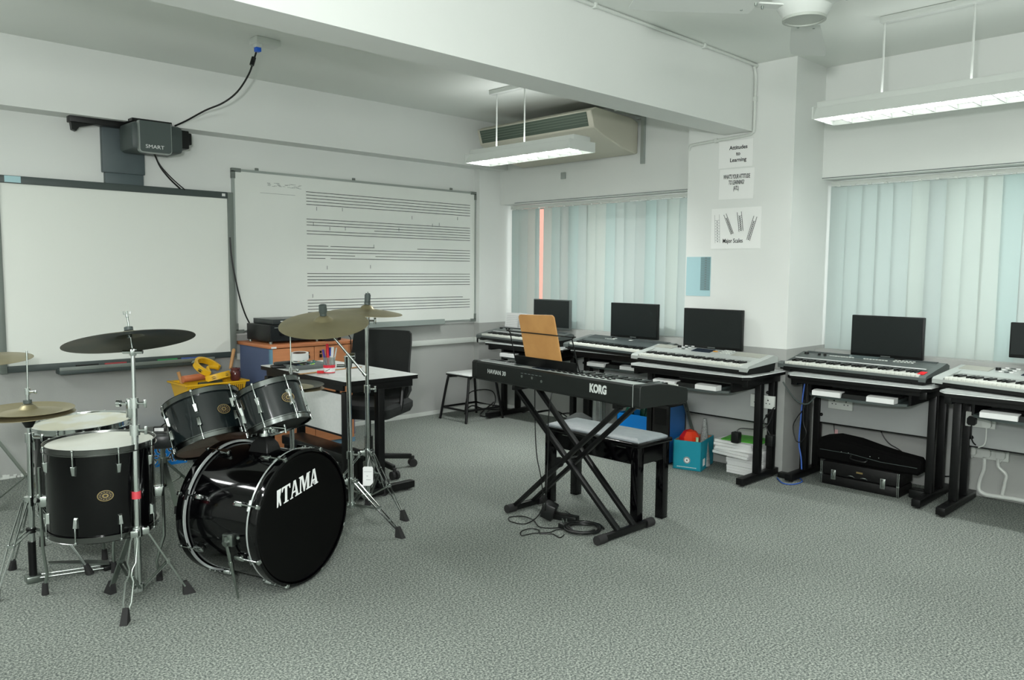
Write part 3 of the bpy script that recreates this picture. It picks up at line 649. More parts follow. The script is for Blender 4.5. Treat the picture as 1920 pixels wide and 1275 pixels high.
# ------------------------------------------------------------------ sockets, plugs and conduit
def socket(label, x, uva, uvb, gangs, group=None, parent_plugs=()):
    a, c = at_x(*uva, x), at_x(*uvb, x); y1, y0 = a.y, c.y; z1, z0 = max(a.z, c.z), min(a.z, c.z)
    zc = (a.z + c.z) / 2; W = (y1 - y0) / 2; hh = .043
    t = thing('wall_socket', label, 'socket', (x, (y0 + y1) / 2, zc), 0, group)
    q = B(); q.b2((-.022, -W, -hh), (0, W, hh), .003); q.done('plate', WHITEP, t)
    for k in range(gangs):
        yc = W - (k + .5) * 2 * W / gangs; q = B()
        q.b2((-.0228, yc - .004, .008), (-.0215, yc + .004, .018)); q.b2((-.0228, yc - .016, -.012), (-.0215, yc - .008, -.006)); q.b2((-.0228, yc + .008, -.012), (-.0215, yc + .016, -.006)); q.done('pin_holes', INK, t, smooth=False)
        q = B(); q.b2((-.026, yc - .006, .024), (-.022, yc + .006, .036), .001); q.done('switch', WHITEG, t)
    return t, W
s3, _ = socket('double socket on the panel above the paper stack', 4.895, (1410, 742), (1454, 763), 2, 'double sockets on desk panels')
s4, _ = socket('double socket on the panel above the instrument cases', 5.235, (1556, 745), (1600, 766), 2, 'double sockets on desk panels')
s5, W5 = socket('double socket with a black plug, under the right-edge keyboard', 5.165, (1813, 775), (1868, 800), 2, 'double sockets on desk panels')
s6, W6 = socket('long four-gang socket strip low on the wall at right', XW - .001, (1788, 828), (1893, 863), 4)
def plug(label, x, y, z, m, cord, grp=None):
    t = thing('mains_plug', label, 'plug', (x, y, z), 0, grp)
    q = B(); q.prism([(-.024, -.016), (-.016, -.026), (.016, -.026), (.024, -.016), (.024, .012), (.014, .026), (-.014, .026), (-.024, .012)], -.026, 0, 'YZ'); q.done('plug_body', m, t)
    q = B(); q.tube([V(p) - V((x, y, z)) for p in cord], .0042, smooth=4); q.done('cord', m, t); return t
xs = 5.165 - .024; y5 = s5.location.y; z5 = s5.location.z
plug('black plug in the right double socket with a hanging cord', xs, y5 + W5 / 2, z5 - .005, BLACK, [(xs - .015, y5 + W5 / 2, z5 - .02), (xs - .015, y5 + W5 / 2, z5 - .09), (xs - .01, y5 + W5 / 2 - .01, z5 - .13), (xs + .01, y5 + W5 / 2 - .02, z5 - .15)])
plug('white plug beside the black plug in the right double socket', xs, y5 - W5 / 2, z5 - .01, WHITEP, [(xs - .015, y5 - W5 / 2, z5 - .02), (xs - .015, y5 - W5 / 2, z5 - .10), (xs - .01, y5 - W5 / 2 + .01, z5 - .14), (xs, y5 - W5 / 2 + .04, z5 - .16)])
xs = XW - .025; y6, z6 = s6.location.y, s6.location.z
for k in range(4):
    yy = y6 + W6 - (k + .5) * W6 / 2
    t = plug(['white plug at the left end of the long socket strip', 'white plug second from left in the long socket strip', 'white plug third from left, with thick white cord', 'white plug at the right end of the long socket strip'][k], xs, yy, z6, WHITEP, [(xs - .012, yy, z6 - .01), (xs - .012, yy, z6 - .04), (xs, yy + .005, z6 - .05)], 'white plugs in the long socket strip')
t = thing('white_conduit', 'thick white flexible conduit running from the long socket strip along the floor', 'conduit', (XW - .03, 1.3, 0)); o_ = V(t.location); xc = XW - .03
pa = [at_x(u, v, xc) for u, v in ((1846, 858), (1845, 880), (1838, 898), (1835, 915), (1840, 925))]
q = B(); q.tube([p - o_ for p in pa], .011, smooth=4); q.done('flexible_pipe', WHITEP, t)
pa = [at_x(u, v, xc) for u, v in ((1872, 860), (1872, 875), (1886, 890), (1884, 905), (1879, 928))]
q = B(); q.tube([p - o_ for p in pa], .011, smooth=4); q.done('flexible_pipe', WHITEP, t)
pa = [at_x(u, v, xc) for u, v in ((1838, 922), (1850, 928), (1878, 932), (1925, 940))]
q = B(); q.tube([V((p.x, p.y, max(p.z, .014))) - o_ for p in pa] + [V((xc, .6, .014)) - o_], .013, smooth=3); q.done('floor_pipe', WHITEP, t)
def cable(label, pts, r=.004, m=BLACK, name='loose_cable', cat='cable', smooth=5):
    pts = [V((min(p[0], XW - .012), min(p[1], YB - .012), p[2])) for p in pts]; q = B(); q.tube(pts, r, smooth=smooth); return tag(q.done(name, m), label, cat)
cable('grey cable hanging on the wall behind the instrument cases', [at_x(u, v, XW - .01) for u, v in ((1648, 794), (1655, 815), (1668, 832), (1690, 846), (1740, 888), (1790, 893))])
cable('thin black cable with a white tag dropping behind the violin case', [at_x(u, v, XW - .01) for u, v in ((1563, 780), (1564, 800), (1566, 820))], .003)
q = B(); p = at_x(1568, 812, XW - .014); q.box(p, (.003, .022, .05)); tag(q.done('cable_tag', mat('pink_paper', (222, 180, 180), .7)), 'small pinkish white tag on the cable above the violin case', 'tag')
cable('bright blue network cable hanging by the pillar between two desks', [at_x(u, v, 4.93) for u, v in ((1510, 712), (1505, 745), (1501, 790), (1498, 830), (1502, 858), (1503, 880))], .005, BLUEC)
cable('black cable looping down beside the blue network cable', [at_x(u, v, 4.90) for u, v in ((1514, 720), (1510, 760), (1495, 782), (1487, 800), (1492, 825), (1503, 828), (1512, 812), (1506, 790), (1508, 750))], .0035)
cable('black cable sagging from the pillar desk across the pillar', [at_x(u, v, 4.88) for u, v in ((1468, 716), (1482, 738), (1498, 754), (1515, 757), (1530, 742))], .005, DGREY)
cable('blue cable curled on the carpet at the foot of the pillar', [at_z(u, v, .006) for u, v in ((1457, 896), (1468, 906), (1488, 908), (1504, 903), (1500, 897))], .004, BLUEC)
q = B(); p = at_z(1493, 888, .02); q.box((0, 0, .02), (.05, .07, .035), bev=.006); o = q.done('power_adapter', BLACK); o.location = (4.94, 2.47, 0.0); tag(o, 'small black adapter on the carpet at the pillar foot', 'adapter')
q = B(); q.box((0, 0, .03), (.08, .12, .055), bev=.01); o = q.done('power_adapter', BLACK); o.location = (5.10, 1.66, 0.0); tag(o, 'black adapter on the carpet right of the music case', 'adapter')
for lab, pts in (('tangle of black cable on the carpet under the far desk legs', [(1060, 781), (1045, 778), (1040, 768), (1048, 765), (1056, 776), (1080, 781), (1095, 770), (1085, 782), (1110, 786)]), ('black cables coiled on the carpet behind the small stool', [(870, 772), (885, 770), (905, 766), (930, 768), (940, 775), (920, 780), (900, 777), (925, 764), (910, 758), (890, 768)])):
    cable(lab, [at_z(u, v, .012) + V((0, 0, .05 * (i % 3 == 1))) for i, (u, v) in enumerate(pts)], .006)
cable('black cable rising behind the small stool', [(4.80, 5.6, .02), (4.86, 5.62, .20), (5.0, 5.60, .235), (5.07, 5.5, .22), (5.05, 5.45, .12), (4.98, 5.5, .02)], .005)

# ================================================================== UNDER THE DESKS
# turquoise box
t = thing('cardboard_box', 'turquoise open cardboard box with a round badge, under the pillar desk', 'box', (4.66, 2.935, 0)); ang = math.atan2(.19, -.055); t.rotation_euler = (0, 0, 0)
f1 = V((4.612, 3.116, 0)) - V((4.667, 2.926, 0)); f2 = V((4.994, 2.979, 0)) - V((4.667, 2.926, 0)); f1 = f1.normalized() * .20; f2 = V((-f1.y, f1.x, 0)).normalized() * -.30
hb = .205; th = .005; c4 = [V((0, 0, 0)), f1, f1 + f2, f2]
for i in range(4):
    a, c = c4[i], c4[(i + 1) % 4]; nn = (sum(c4, V()) / 4 - (a + c) / 2).normalized() * th
    q = B(); q.rings([[a, c, c + nn, a + nn], [p + V((0, 0, hb)) for p in (a, c, c + nn, a + nn)]]); q.done('box_wall', TURQ, t, smooth=False)
    q = B(); q.rings([[a + nn * 1.05, c + nn * 1.05, c + nn * 1.3, a + nn * 1.3], [p + V((0, 0, hb - .002)) for p in (a + nn * 1.05, c + nn * 1.05, c + nn * 1.3, a + nn * 1.3)]]); q.done('card_lining', mat('raw_card', (160, 112, 76), .8), t, smooth=False)
q = B(); q.rings([[p for p in c4], [p + V((0, 0, .005)) for p in c4]]); q.done('box_base', TURQ, t, smooth=False)
nx = V((f1.y, -f1.x, 0)).normalized()
if nx.dot(f2) > 0: nx = -nx
Mf = axes(-f1.normalized(), (0, 0, 1), nx, f1 * .5 + V((0, 0, .07)) + nx * .0008)
q = B(); q.M = Mf; q.lathe([(.024, 0), (.024, .0006)], 24); bd = q.done('badge', PAPER, t)
q = B(); q.M = Mf; q.ringl([(.019, .0005), (.0225, .0005), (.0225, .0012), (.019, .0012)], 24); q.lathe([(.005, .0005), (.005, .0012)], 10); q.done('badge_ring', INK, bd)
q = B(); q.M = Mf
for k in range(14): q.b2((-.07 + k * .01, -.052, 0), (-.063 + k * .01, -.047, .0006))
q.done('print_line', PAPER, t, smooth=False)
q = B(); q.M = axes(f2.normalized(), (0, 0, 1), -f1.normalized(), f2 * .22 + V((0, 0, .05)) - f1.normalized() * .0008); q.b2((-.025, -.02, 0), (.025, .03, .0006)); q.done('side_label', PW, t, smooth=False)
bc = V(t.location) + (f1 + f2) / 2
q = B(); q.ball((0, 0, 0), .075, u=8, v=5); o = q.done('foam_ball', RED, smooth=False); o.location = bc + V((-.02, .02, .19)); o.data.materials.append(ORNG); tag(o, 'red and orange faceted ball in the turquoise box', 'ball')
for p in o.data.polygons:
    if p.center.y < 0: p.material_index = 1
q = B(); q.lathe([(.048, 0), (.012, .33), (.012, .335)], 20); o = q.done('paper_cone', CONE); o.location = bc + V((.03, -.065, .01)); o.rotation_euler = (0, 0, 0); tag(o, 'tall speckled grey cone standing in the turquoise box', 'cone')
q = B(); q.cyl(at_x(1300, 822, 4.74), at_x(1279, 745, 4.86), .007); q.cyl(at_x(1303, 822, 4.745), at_x(1285, 748, 4.87), .006); tag(q.done('metal_rods', CHROMED), 'pair of thin metal rods leaning out of the turquoise box', 'rod')
q = B(); q.lathe([(.02, 0), (.02, .08), (.01, .10), (.01, .13)], 14); o = q.done('plastic_bottle', mat('pale_green', (170, 205, 160), .3)); o.location = bc + V((-.05, -.06, .09)); tag(o, 'small pale green bottle neck poking from the turquoise box', 'bottle')
# papers
random.seed(11)
base = V((4.80, 2.60, 0)); z = 0
for k in range(7):
    hgt = .018; t = thing('paper_bundle', ['lowest', 'second lowest', 'third lowest', 'middle', 'fifth lowest', 'sixth lowest', 'uppermost'][k] + ' white paper bundle in the tidy lower part of the stack', 'papers', base + V((.115 + random.uniform(-.004, .004), .11 + random.uniform(-.004, .004), z)), random.uniform(-.03, .03), 'paper bundles under the pillar desk')
    q = B(); q.b2((-.115, -.11, 0), (.115, .11, hgt - .0015)); q.done('sheets', PAPER, t, smooth=False); z += hgt
for k in range(5):
    hgt = .020; t = thing('paper_bundle', ['lowest', 'second lowest', 'middle', 'second highest', 'uppermost'][k] + ' splayed white paper bundle in the untidy upper part of the stack', 'papers', base + V((.085 + random.uniform(-.012, .012), .15 + random.uniform(-.015, .015), z)), random.uniform(-.16, .16), 'splayed paper bundles under the pillar desk')
    q = B(); q.b2((-.13, -.145, 0), (.13, .145, hgt - .0015)); q.done('sheets', PAPER, t, smooth=False); z += hgt
q = B(); q.b2((-.11, -.14, 0), (.11, .14, .006)); o = q.done('green_folder', GREEN); o.location = base + V((.10, .13, z)); o.rotation_euler = (0, 0, .15); tag(o, 'bright green folder on top of the paper stack', 'folder')
for k, (u, v, lab) in enumerate(((1380, 826, 'black power adapter standing on the green folder'), (1444, 832, 'black power adapter hanging at the back right of the paper stack'))):
    p = at_z(u, v + 5, z + .008); t = thing('power_adapter', lab, 'adapter', p)
    q = B(); q.box((0, 0, .04), (.05, .055, .075), bev=.008); q.done('adapter_body', BLACK, t)
    q = B(); q.tube([V((0, 0, .075)), V((.02, -.02, .10)), V((.08, -.10, .10)), V((.12, -.16, .13)), V((.14, -.19, .24))] if k == 0 else [V((0, 0, .07)), V((.0, .03, .12)), V((.0, .05, .17)), V((.02, -.01, .26))], .004, smooth=5); q.done('cord', BLACK, t)
# things under the second desk, behind the piano bench
def crate(lab, u, v, w_, d_, h_, m, name='storage_crate', cat='crate', rz=0, x=None):
    p = at_z(u, v); q = B(); t = thing(name, lab, cat, p, rz)
    q.b2((-w_ / 2, -d_ / 2, 0), (w_ / 2, d_ / 2, .005)); 
    for a, c in (((-w_ / 2, -d_ / 2, 0), (-w_ / 2 + .005, d_ / 2, h_)), ((w_ / 2 - .005, -d_ / 2, 0), (w_ / 2, d_ / 2, h_)), ((-w_ / 2, -d_ / 2, 0), (w_ / 2, -d_ / 2 + .005, h_)), ((-w_ / 2, d_ / 2 - .005, 0), (w_ / 2, d_ / 2, h_))): q.b2(a, c)
    q.done('tub', m, t, smooth=False); return t
t = crate('blue open crate on the carpet behind the piano bench', 1212, 848, .22, .30, .26, BLUEB); t.location = (5.03, 3.73, 0); p0 = V(t.location)
for k, (dx, dy, hh_, m) in enumerate(((-.04, .08, .42, mat('green_glass', (22, 74, 62), .15)), (.04, -.01, .45, mat('green_glass', (22, 74, 62), .15)), (-.02, -.095, .40, mat('green_glass', (22, 74, 62), .15)))):
    q = B(); q.lathe([(.035, 0), (.037, .02), (.037, hh_ * .6), (.014, hh_ * .78), (.014, hh_)], 16); o = q.done('green_bottle', m); o.location = p0 + V((dx, dy, .006)); tag(o, ['left', 'middle', 'right'][k] + ' dark green bottle standing in the blue crate behind the bench', 'bottle', 'green bottles in the blue crate')
t = thing('computer_tower', 'black computer tower with blue side under the desk by the turquoise box', 'computer', (4.66, 3.26, 0), 0); q = B(); q.b2((0, -.05, 0), (.22, .09, .42), .004); q.done('case', BLACK, t); q = B(); q.b2((.02, -.053, .01), (.20, -.05, .41)); q.done('side_panel', mat('blue_case_side', (30, 90, 150), .4), t); q = B(); q.b2((-.003, -.03, .28), (0, .07, .40)); q.done('front_bezel', BLACKM, t)
q = B(); q.lathe([(.05, 0), (.055, .02), (.055, .28), (.02, .36), (.02, .40)], 20); o = q.done('clear_bottle', CLEAR); o.location = at_z(1122, 812); tag(o, 'large clear bottle on the carpet behind the piano bench', 'bottle')
q = B(); q.lathe([(.10, 0), (.13, .03), (.14, .12), (.10, .22), (.03, .26)], 24); o = q.done('dark_bag', mat('dark_cloth', (52, 56, 54), .9)); o.location = (4.66, 4.05, 0); tag(o, 'rounded dark grey bag on the carpet behind the piano bench', 'bag')
# instrument case + violin case
t = thing('instrument_case', 'black rectangular instrument case with chrome latches on the carpet', 'case', (5.0, 1.995, 0))
q = B(); q.b2((0, -.245, 0), (.22, .245, .065), .012); q.done('lower_shell', CASEB, t)
q = B(); q.b2((0, -.245, .067), (.22, .245, .155), .012); q.done('lid', CASEB, t)
for yy in (.165, -.145):
    q = B(); q.b2((-.006, yy - .016, .04), (0, yy + .016, .105), .004); l_ = q.done('latch', CHROME, t); q = B(); q.b2((-.010, yy - .008, .05), (-.005, yy + .008, .09), .002); q.done('latch_clip', CHROMED, l_)
for yy in (.05, -.03): q = B(); q.tube([(-.003, yy - .02, .078), (-.010, yy - .012, .085), (-.010, yy + .012, .085), (-.003, yy + .02, .078)], .0035, smooth=3); q.done('handle_loop', CHROME, t)
for yy in (.243, -.238):
    q = B(); q.b2((-.003, yy - .004, .002), (.002, yy, .152)); q.b2((-.003, yy + .006, .002), (.002, yy + .009, .152)); q.b2((-.004, yy - .006, .066), (.002, yy + .011, .074)); q.done('edge_trim', CHROME, t)
q = B(); q.b2((-.002, -.02, .108), (0, .02, .118)); q.done('maker_plate', GOLD, t)
t = thing('violin_case', 'black cloth violin case lying on top of the instrument case', 'case', (5.01, 1.965, .157)); t.scale = (.9, .9, .95)
q = B(); prof = []
for yy, z0_, z1_, x1_ in ((.35, .02, .10, .16), (.335, 0, .15, .18), (.25, 0, .165, .21), (.10, 0, .155, .21), (-.05, 0, .13, .19), (-.20, 0, .115, .15), (-.34, 0, .105, .13), (-.36, .02, .085, .12)):
    prof.append([(.0, yy, z0_ + .015), (.0, yy, z1_ - .02), (.015, yy, z1_), (x1_ - .015, yy, z1_), (x1_, yy, z1_ - .02), (x1_, yy, z0_ + .015), (x1_ - .015, yy, z0_), (.015, yy, z0_)])
q.rings(prof); q.done('soft_shell', mat('black_cloth', (9, 9, 9), .95, spec=.1, bump=.2), t)
q = B(); q.tube([(-.002, .10, .06), (-.02, .09, .04), (-.02, .0, .035), (-.002, -.01, .05)], .006, smooth=4); q.done('carry_handle', BLACK, t)
q = B(); q.tube([(-.001, yy, .07 - .02 * (yy < 0)) for yy in (.33, .1, -.1, -.34)], .002); q.done('zip', DGREY, t)
for yy in (.17, .12, -.03, -.09): q = B(); q.ball((-.004, yy, .075), .004, u=8, v=6); q.done('stud', CHROME, t)

# ================================================================== TEACHER TABLE AND CABINET
TH = .73
tt = c_desk('teacher_table', 'white-topped black-framed table standing beside the drum kit', None, 2.44, 2.96, 3.90, 4.94, TH, LAMW, (-.225, .005), None, False, BLACKM, side=-1)
q = B(); q.b2((-.212, -.47, .395), (-.20, .47, .635)); pn = q.done('modesty_panel', LAMW, tt, smooth=False)
q = B(); q.b2((-.214, -.475, .383), (-.198, .475, .395)); q.b2((-.214, -.475, .635), (-.198, .475, .641)); q.done('panel_edge', BLACKM, pn)
q = B(); q.b2((-.245, -.47, TH - .065), (-.23, .47, TH - .028)); q.done('apron', BLACKM, tt)
# bench tucked below
t = thing('low_bench', 'low black bench tucked under the white-topped table', 'bench', (2.585, 4.50, 0))
q = B(); q.b2((-.08, -.45, .21), (.08, .30, .27), .01); q.done('seat', BLACK, t)
for x in (-.055, .055):
    for y in (-.42, .25): q = B(); q.b2((x - .02, y - .02, 0), (x + .02, y + .02, .21)); q.done('leg', BLACKM, t)
# cabinet
t = thing('storage_cabinet', 'low beech cabinet with blue side panel holding the stereo', 'cabinet', (3.08, 5.60, 0)); o_ = V(t.location)
def bb(a, c, nm, m, par, bev=0): return B().b2(V(a) - o_, V(c) - o_, bev=bev).done(nm, m, par)
bb((2.72, 5.37, .06), (2.735, 5.85, .79), 'side_panel', BLUEL, t); bb((3.43, 5.37, .06), (3.445, 5.85, .79), 'side_panel', BLUEL, t)
bb((2.735, 5.83, .06), (3.43, 5.85, .79), 'back_panel', BEECH, t)
bb((2.705, 5.35, .79), (3.46, 5.87, .815), 'top', BEECHT, t, .003)
bb((2.72, 5.368, .0), (3.445, 5.85, .035), 'plinth', mat('pale_blue_laminate', (110, 150, 176), .6), t); bb((2.735, 5.375, .035), (3.43, 5.83, .06), 'bottom_board', BEECH, t)
for xa_, xb_, nm in ((2.737, 3.078, 'door'), (3.083, 3.428, 'door')):
    d_ = bb((xa_, 5.355, .04), (xb_, 5.372, .785), nm, BEECH, t)
    hx = xb_ - .05 if xa_ < 3 else xa_ + .05
    bb((hx - .008, 5.345, .70), (hx + .008, 5.356, .725), 'lock', BLACK, d_); bb((hx - .006, 5.347, .735), (hx + .006, 5.356, .75), 'lock_plate', BLACKM, d_)
bb((2.718, 5.352, .05), (2.738, 5.372, .785), 'front_edge', mat('pale_teal_edge', (100, 140, 160), .6), t)
q = B(); q.b2(V((2.725, 5.345, .79)) - o_, V((2.765, 5.351, .803)) - o_); q.done('sticker', PAPER, t)
# stereo
t = thing('amplifier', 'wide black stereo amplifier on the beech cabinet', 'amplifier', (2.97, 5.60, .815)); o_ = V(t.location)
bb((2.755, 5.43, .832), (3.18, 5.80, .955), 'casing', BLACK, t, .004); bb((2.76, 5.42, .836), (3.175, 5.432, .95), 'front_panel', mat('black_fascia', (22, 26, 28), .25), t)
for k in range(3): q = B(); q.cyl(V((2.85 + k * .09, 5.405, .89)) - o_, V((2.85 + k * .09, 5.42, .89)) - o_, .014); q.done('knob', BLACKM, t)
bb((2.79, 5.417, .935), (2.84, 5.421, .939), 'maker_mark', ALU, t)
for x in (2.775, 3.16):
    for y in (5.45, 5.78): q = B(); q.cyl(V((x, y, .815)) - o_, V((x, y, .833)) - o_, .013); q.done('foot', CHROMED, t)
t = thing('disc_player', 'thin black disc player lying on top of the amplifier', 'disc player', (2.98, 5.62, .956)); o_ = V(t.location)
bb((2.80, 5.46, .957), (3.20, 5.78, .995), 'casing', mat('satin_black', (40, 46, 46), .3), t, .003); bb((2.86, 5.455, .978), (2.91, 5.461, .984), 'maker_mark', PAPER, t)
q = B(); q.b2(V((3.02, 5.453, .965)) - o_, V((3.15, 5.461, .985)) - o_); q.done('disc_tray', BLACKM, t)
t = thing('portable_stereo', 'flat black device with cables beside the amplifier', 'stereo', (3.27, 5.55, .815)); o_ = V(t.location)
bb((3.19, 5.42, .816), (3.36, 5.66, .85), 'casing', BLACK, t, .008); bb((3.22, 5.45, .85), (3.33, 5.60, .868), 'lid', DGREY, t, .006)
cable('black cable draped from the stereo over the right of the cabinet front', [(3.30, 5.5, .90), (3.36, 5.42, .90), (3.395, 5.36, .85), (3.40, 5.345, .80), (3.40, 5.345, .62)], .0045)
cable('thick black cable heaped beside the stereo', [(3.20, 5.40, .822), (3.28, 5.38, .825), (3.34, 5.42, .86), (3.38, 5.5, .84), (3.34, 5.6, .825), (3.42, 5.55, .825)], .006)
# table clutter
def onT(u, v, dz=0): p = at_z(u, v, TH + dz); return p
TZ = TH + .0005
t = thing('plastic_tray', 'clear plastic tray heaped with bits under the roll of tape', 'tray', onT(572, 690)); t.location.z = TZ
q = B(); q.rings([[(-.10, -.075, 0), (.10, -.075, 0), (.10, .075, 0), (-.10, .075, 0)], [(-.125, -.10, .032), (.125, -.10, .032), (.125, .10, .032), (-.125, .10, .032)], [(-.12, -.095, .032), (.12, -.095, .032), (.12, .095, .032), (-.12, .095, .032)], [(-.097, -.072, .004), (.097, -.072, .004), (.097, .072, .004), (-.097, .072, .004)]]); q.done('tray', mat('smoky_clear', (150, 158, 156), .1, trans=.5), t)
tl = V(t.location); random.seed(21)
cols = [('green', (30, 140, 70)), ('lime green', (170, 210, 60)), ('dark blue', (60, 80, 110)), ('white', (210, 214, 210)), ('dark red', (120, 60, 60)), ('black', (34, 36, 36)), ('teal', (60, 120, 110)), ('pale', (190, 198, 188))]
for k, (cn, cc) in enumerate(cols):
    q = B(); a = random.uniform(0, PI); r = .05 + .02 * random.random(); pts = [V((math.cos(a + j * .9) * r * (1 - .1 * j), math.sin(a + j * .9) * r, .0 + .006 * (j % 3))) for j in range(6)]
    q.tube(pts, .0055, smooth=4, seg=6); o = q.done('guitar_strap_cord', mat('cord_' + cn.replace(' ', '_'), cc, .5)); o.location = tl + V((random.uniform(-.03, .03), random.uniform(-.02, .02), .014 + k * .0035)); tag(o, cn + ' cord curled in the plastic tray on the table', 'cord', 'cords in the plastic tray')
t = thing('tape_roll', 'roll of white tape resting on the heaped tray', 'tape', tl + V((-.01, .05, .052))); t.rotation_euler = (.06, -.05, 0)
q = B(); q.ringl([(.045, 0), (.058, 0), (.058, .045), (.045, .045)], 32); q.done('tape', PAPER, t); q = B(); q.ringl([(.042, .001), (.0448, .001), (.0448, .044), (.042, .044)], 32); q.done('core', mat('core_brown', (96, 74, 60), .7), t)
q = B(); q.b2((-.085, -.03, 0), (.085, .03, .022), .008); o = q.done('glasses_case', BLACK); o.location = onT(533, 690); o.location.z = TZ; o.rotation_euler = (0, 0, -.3); tag(o, 'black oblong case at the far left of the table', 'case')
q = B(); q.b2((-.08, -.022, 0), (.08, .022, .02), .007); o = q.done('remote_control', mat('satin_black', (40, 46, 46), .3)); o.location = onT(536, 690); o.location.z = TZ + .024; o.rotation_euler = (0, 0, .12); tag(o, 'black remote control lying across the black oblong case', 'remote')
t = thing('pen_pot', 'clear pot with a red and white label full of pens', 'pen pot', onT(617.5, 700)); t.location.z = TZ; cl = V(t.location)
q = B(); q.ringl([(.031, 0), (.034, 0), (.037, .10), (.034, .10)], 28); q.lathe([(.031, 0), (.031, .003)], 28); q.done('pot', CLEAR, t)
q = B(); q.ringl([(.0345, .006), (.0352, .006), (.0368, .05), (.036, .05)], 28); lb = q.done('label', PAPER, t)
q = B(); q.ringl([(.0358, .034), (.0366, .034), (.0374, .052), (.0366, .052)], 28); q.ringl([(.0346, .003), (.0354, .003), (.0356, .009), (.0348, .009)], 28); q.done('red_band', mat('label_red', (210, 40, 60), .4), lb)
q = B(); vd = -V((FX.x, FX.y, 0)).normalized(); Mx = axes((-vd.y, vd.x, 0), (0, 0, 1), vd, vd * .0366); q.M = Mx; q.bar((-.016, .014, 0), (.012, .029, 0), .003, .001, (0, 1, 0)); q.done('printed_pen', INK, lb)
pens = [((-.012, .0), (-.035, .01), .14, .0065, 'purple pen with white clip in the pot', (80, 60, 140), None), ((-.004, -.01), (-.014, -.02), .135, .010, 'black marker standing in the pot', (30, 30, 30), None), ((0, .008), (-.01, .005), .175, .0085, 'tall red marker standing highest in the pot', (205, 20, 35), None), ((.008, -.008), (.008, -.012), .150, .0095, 'blue-capped white marker in the pot', (215, 218, 216), (20, 70, 190)), ((.014, .004), (.022, .0), .155, .008, 'plain white marker in the pot', (218, 220, 218), None), ((.018, -.002), (.046, .0), .15, .004, 'thin clear pen leaning right in the pot', (190, 196, 196), None)]
rg = V((-vd.y, vd.x, 0))
for (b0, b1, L, r, lab, c_, cap) in pens:
    t = thing('pen', lab, 'pen', cl + V((0, 0, .004)), 0, 'pens in the pot')
    p0, p1 = rg * b0[0] + vd * b0[1], rg * b1[0] + vd * b1[1] + V((0, 0, L)); q = B(); q.cyl(p0, p1, r, seg=12); q.done('barrel', mat('pen_' + '_'.join(map(str, c_)), c_, .35), t)
    q = B(); q.cyl(p0.lerp(p1, .68), p1 + (p1 - p0) * .02, r * 1.12, seg=12); q.done('cap', mat('pen_' + '_'.join(map(str, cap or c_)), cap or c_, .35), t)
q = B(); q.cyl((-.02, 0, .009), (.02, 0, .009), .009, seg=12); o = q.done('loose_pen_cap', RED); o.location = onT(601, 701); o.location.z = TZ + .002; o.rotation_euler = (0, 0, -.7); tag(o, 'short red pen cap lying left of the pen pot', 'marker')  # loose red cap lying by itself, without its pen
a, c = onT(562, 703), onT(676, 689); q = B(); d_ = (c - a); d_.z = 0; q.b2((-d_.length / 2, -.015, 0), (d_.length / 2, .015, .003)); o = q.done('wooden_ruler', WOODL); o.location = (a + c) / 2; o.location.z = TZ + .003; o.rotation_euler = (0, 0, math.atan2(d_.y, d_.x)); tag(o, 'long wooden ruler lying across the table behind the pen pot', 'ruler')
for k, (u, v, r_, lab) in enumerate(((625, 704, -.5, 'sheet of paper under the pen pot on the table'), (648, 699, -.2, 'sheet of paper at the right on the white table'))):
    q = B(); q.b2((-.105, -.148, 0), (.105, .148, .0006)); o = q.done('paper_sheet', PAPER); o.location = onT(u, v); o.location.x = max(o.location.x, 2.62 + .07 * k); o.location.z = TZ + .0008 * (k - .6) + .0006; o.rotation_euler = (0, 0, r_); tag(o, lab, 'paper')
for o in C.objects:
    if o.name.startswith(('pen_pot', 'pen.')) or o.name == 'pen' : o.location.z += .0018
# ------------------------------------------------------------------ office chair
t = thing('office_chair', 'black fabric office chair pushed in behind the white table', 'chair', (2.997, 4.50, 0), math.radians(-60))
q = B()
def bl(y, z, w_, th_=.05, n=9):   # cross-section of the curved back
    P = []
    for j in range(n):
        x = -w_ / 2 + w_ * j / (n - 1); P.append((x, y + .05 * (2 * abs(x) / w_) ** 2 * -1 + 0, z))
    return P + [(p[0] * .97, p[1] + th_, p[2]) for p in reversed(P)]
q.rings([bl(.20, .47, .40, .06), bl(.235, .53, .43, .07), bl(.235, .60, .43, .06), bl(.225, .68, .43, .05), bl(.235, .78, .44, .045), bl(.255, .87, .445, .04), bl(.27, .93, .435, .035), bl(.272, .95, .40, .03)])
q.done('backrest', FABRIC, t)
q = B(); P = []
def se(z, w_, d_, r=.07, n=6):
    o = []
    for cx, cy, a0 in ((w_ / 2 - r, -d_ / 2 + r, -90), (w_ / 2 - r, d_ / 2 - r, 0), (-w_ / 2 + r, d_ / 2 - r, 90), (-w_ / 2 + r, -d_ / 2 + r, 180)):
        for k in range(n + 1): a = math.radians(a0 + 90 * k / n); o.append((cx + r * math.cos(a), cy + r * math.sin(a) + .0, z))
    return o
q.rings([se(.395, .40, .42), se(.40, .46, .47), se(.43, .49, .49), se(.465, .49, .49), se(.485, .45, .45)]); q.done('seat', FABRIC, t)
for s_ in (-1, 1):
    q = B(); q.tube([(s_ * .20, .0, .41), (s_ * .235, .0, .44), (s_ * .24, .02, .56), (s_ * .235, .04, .61), (s_ * .23, .0, .625), (s_ * .23, -.14, .625), (s_ * .23, -.17, .61)], .016, smooth=4); q.done('armrest', BLACK, t)
q = B(); q.b2((-.03, .17, .34), (.03, .20, .40)); q.tube([(0, .0, .38), (0, .2, .37), (0, .285, .42), (0, .285, .60)], .02, smooth=4); q.done('back_bracket', BLACK, t)
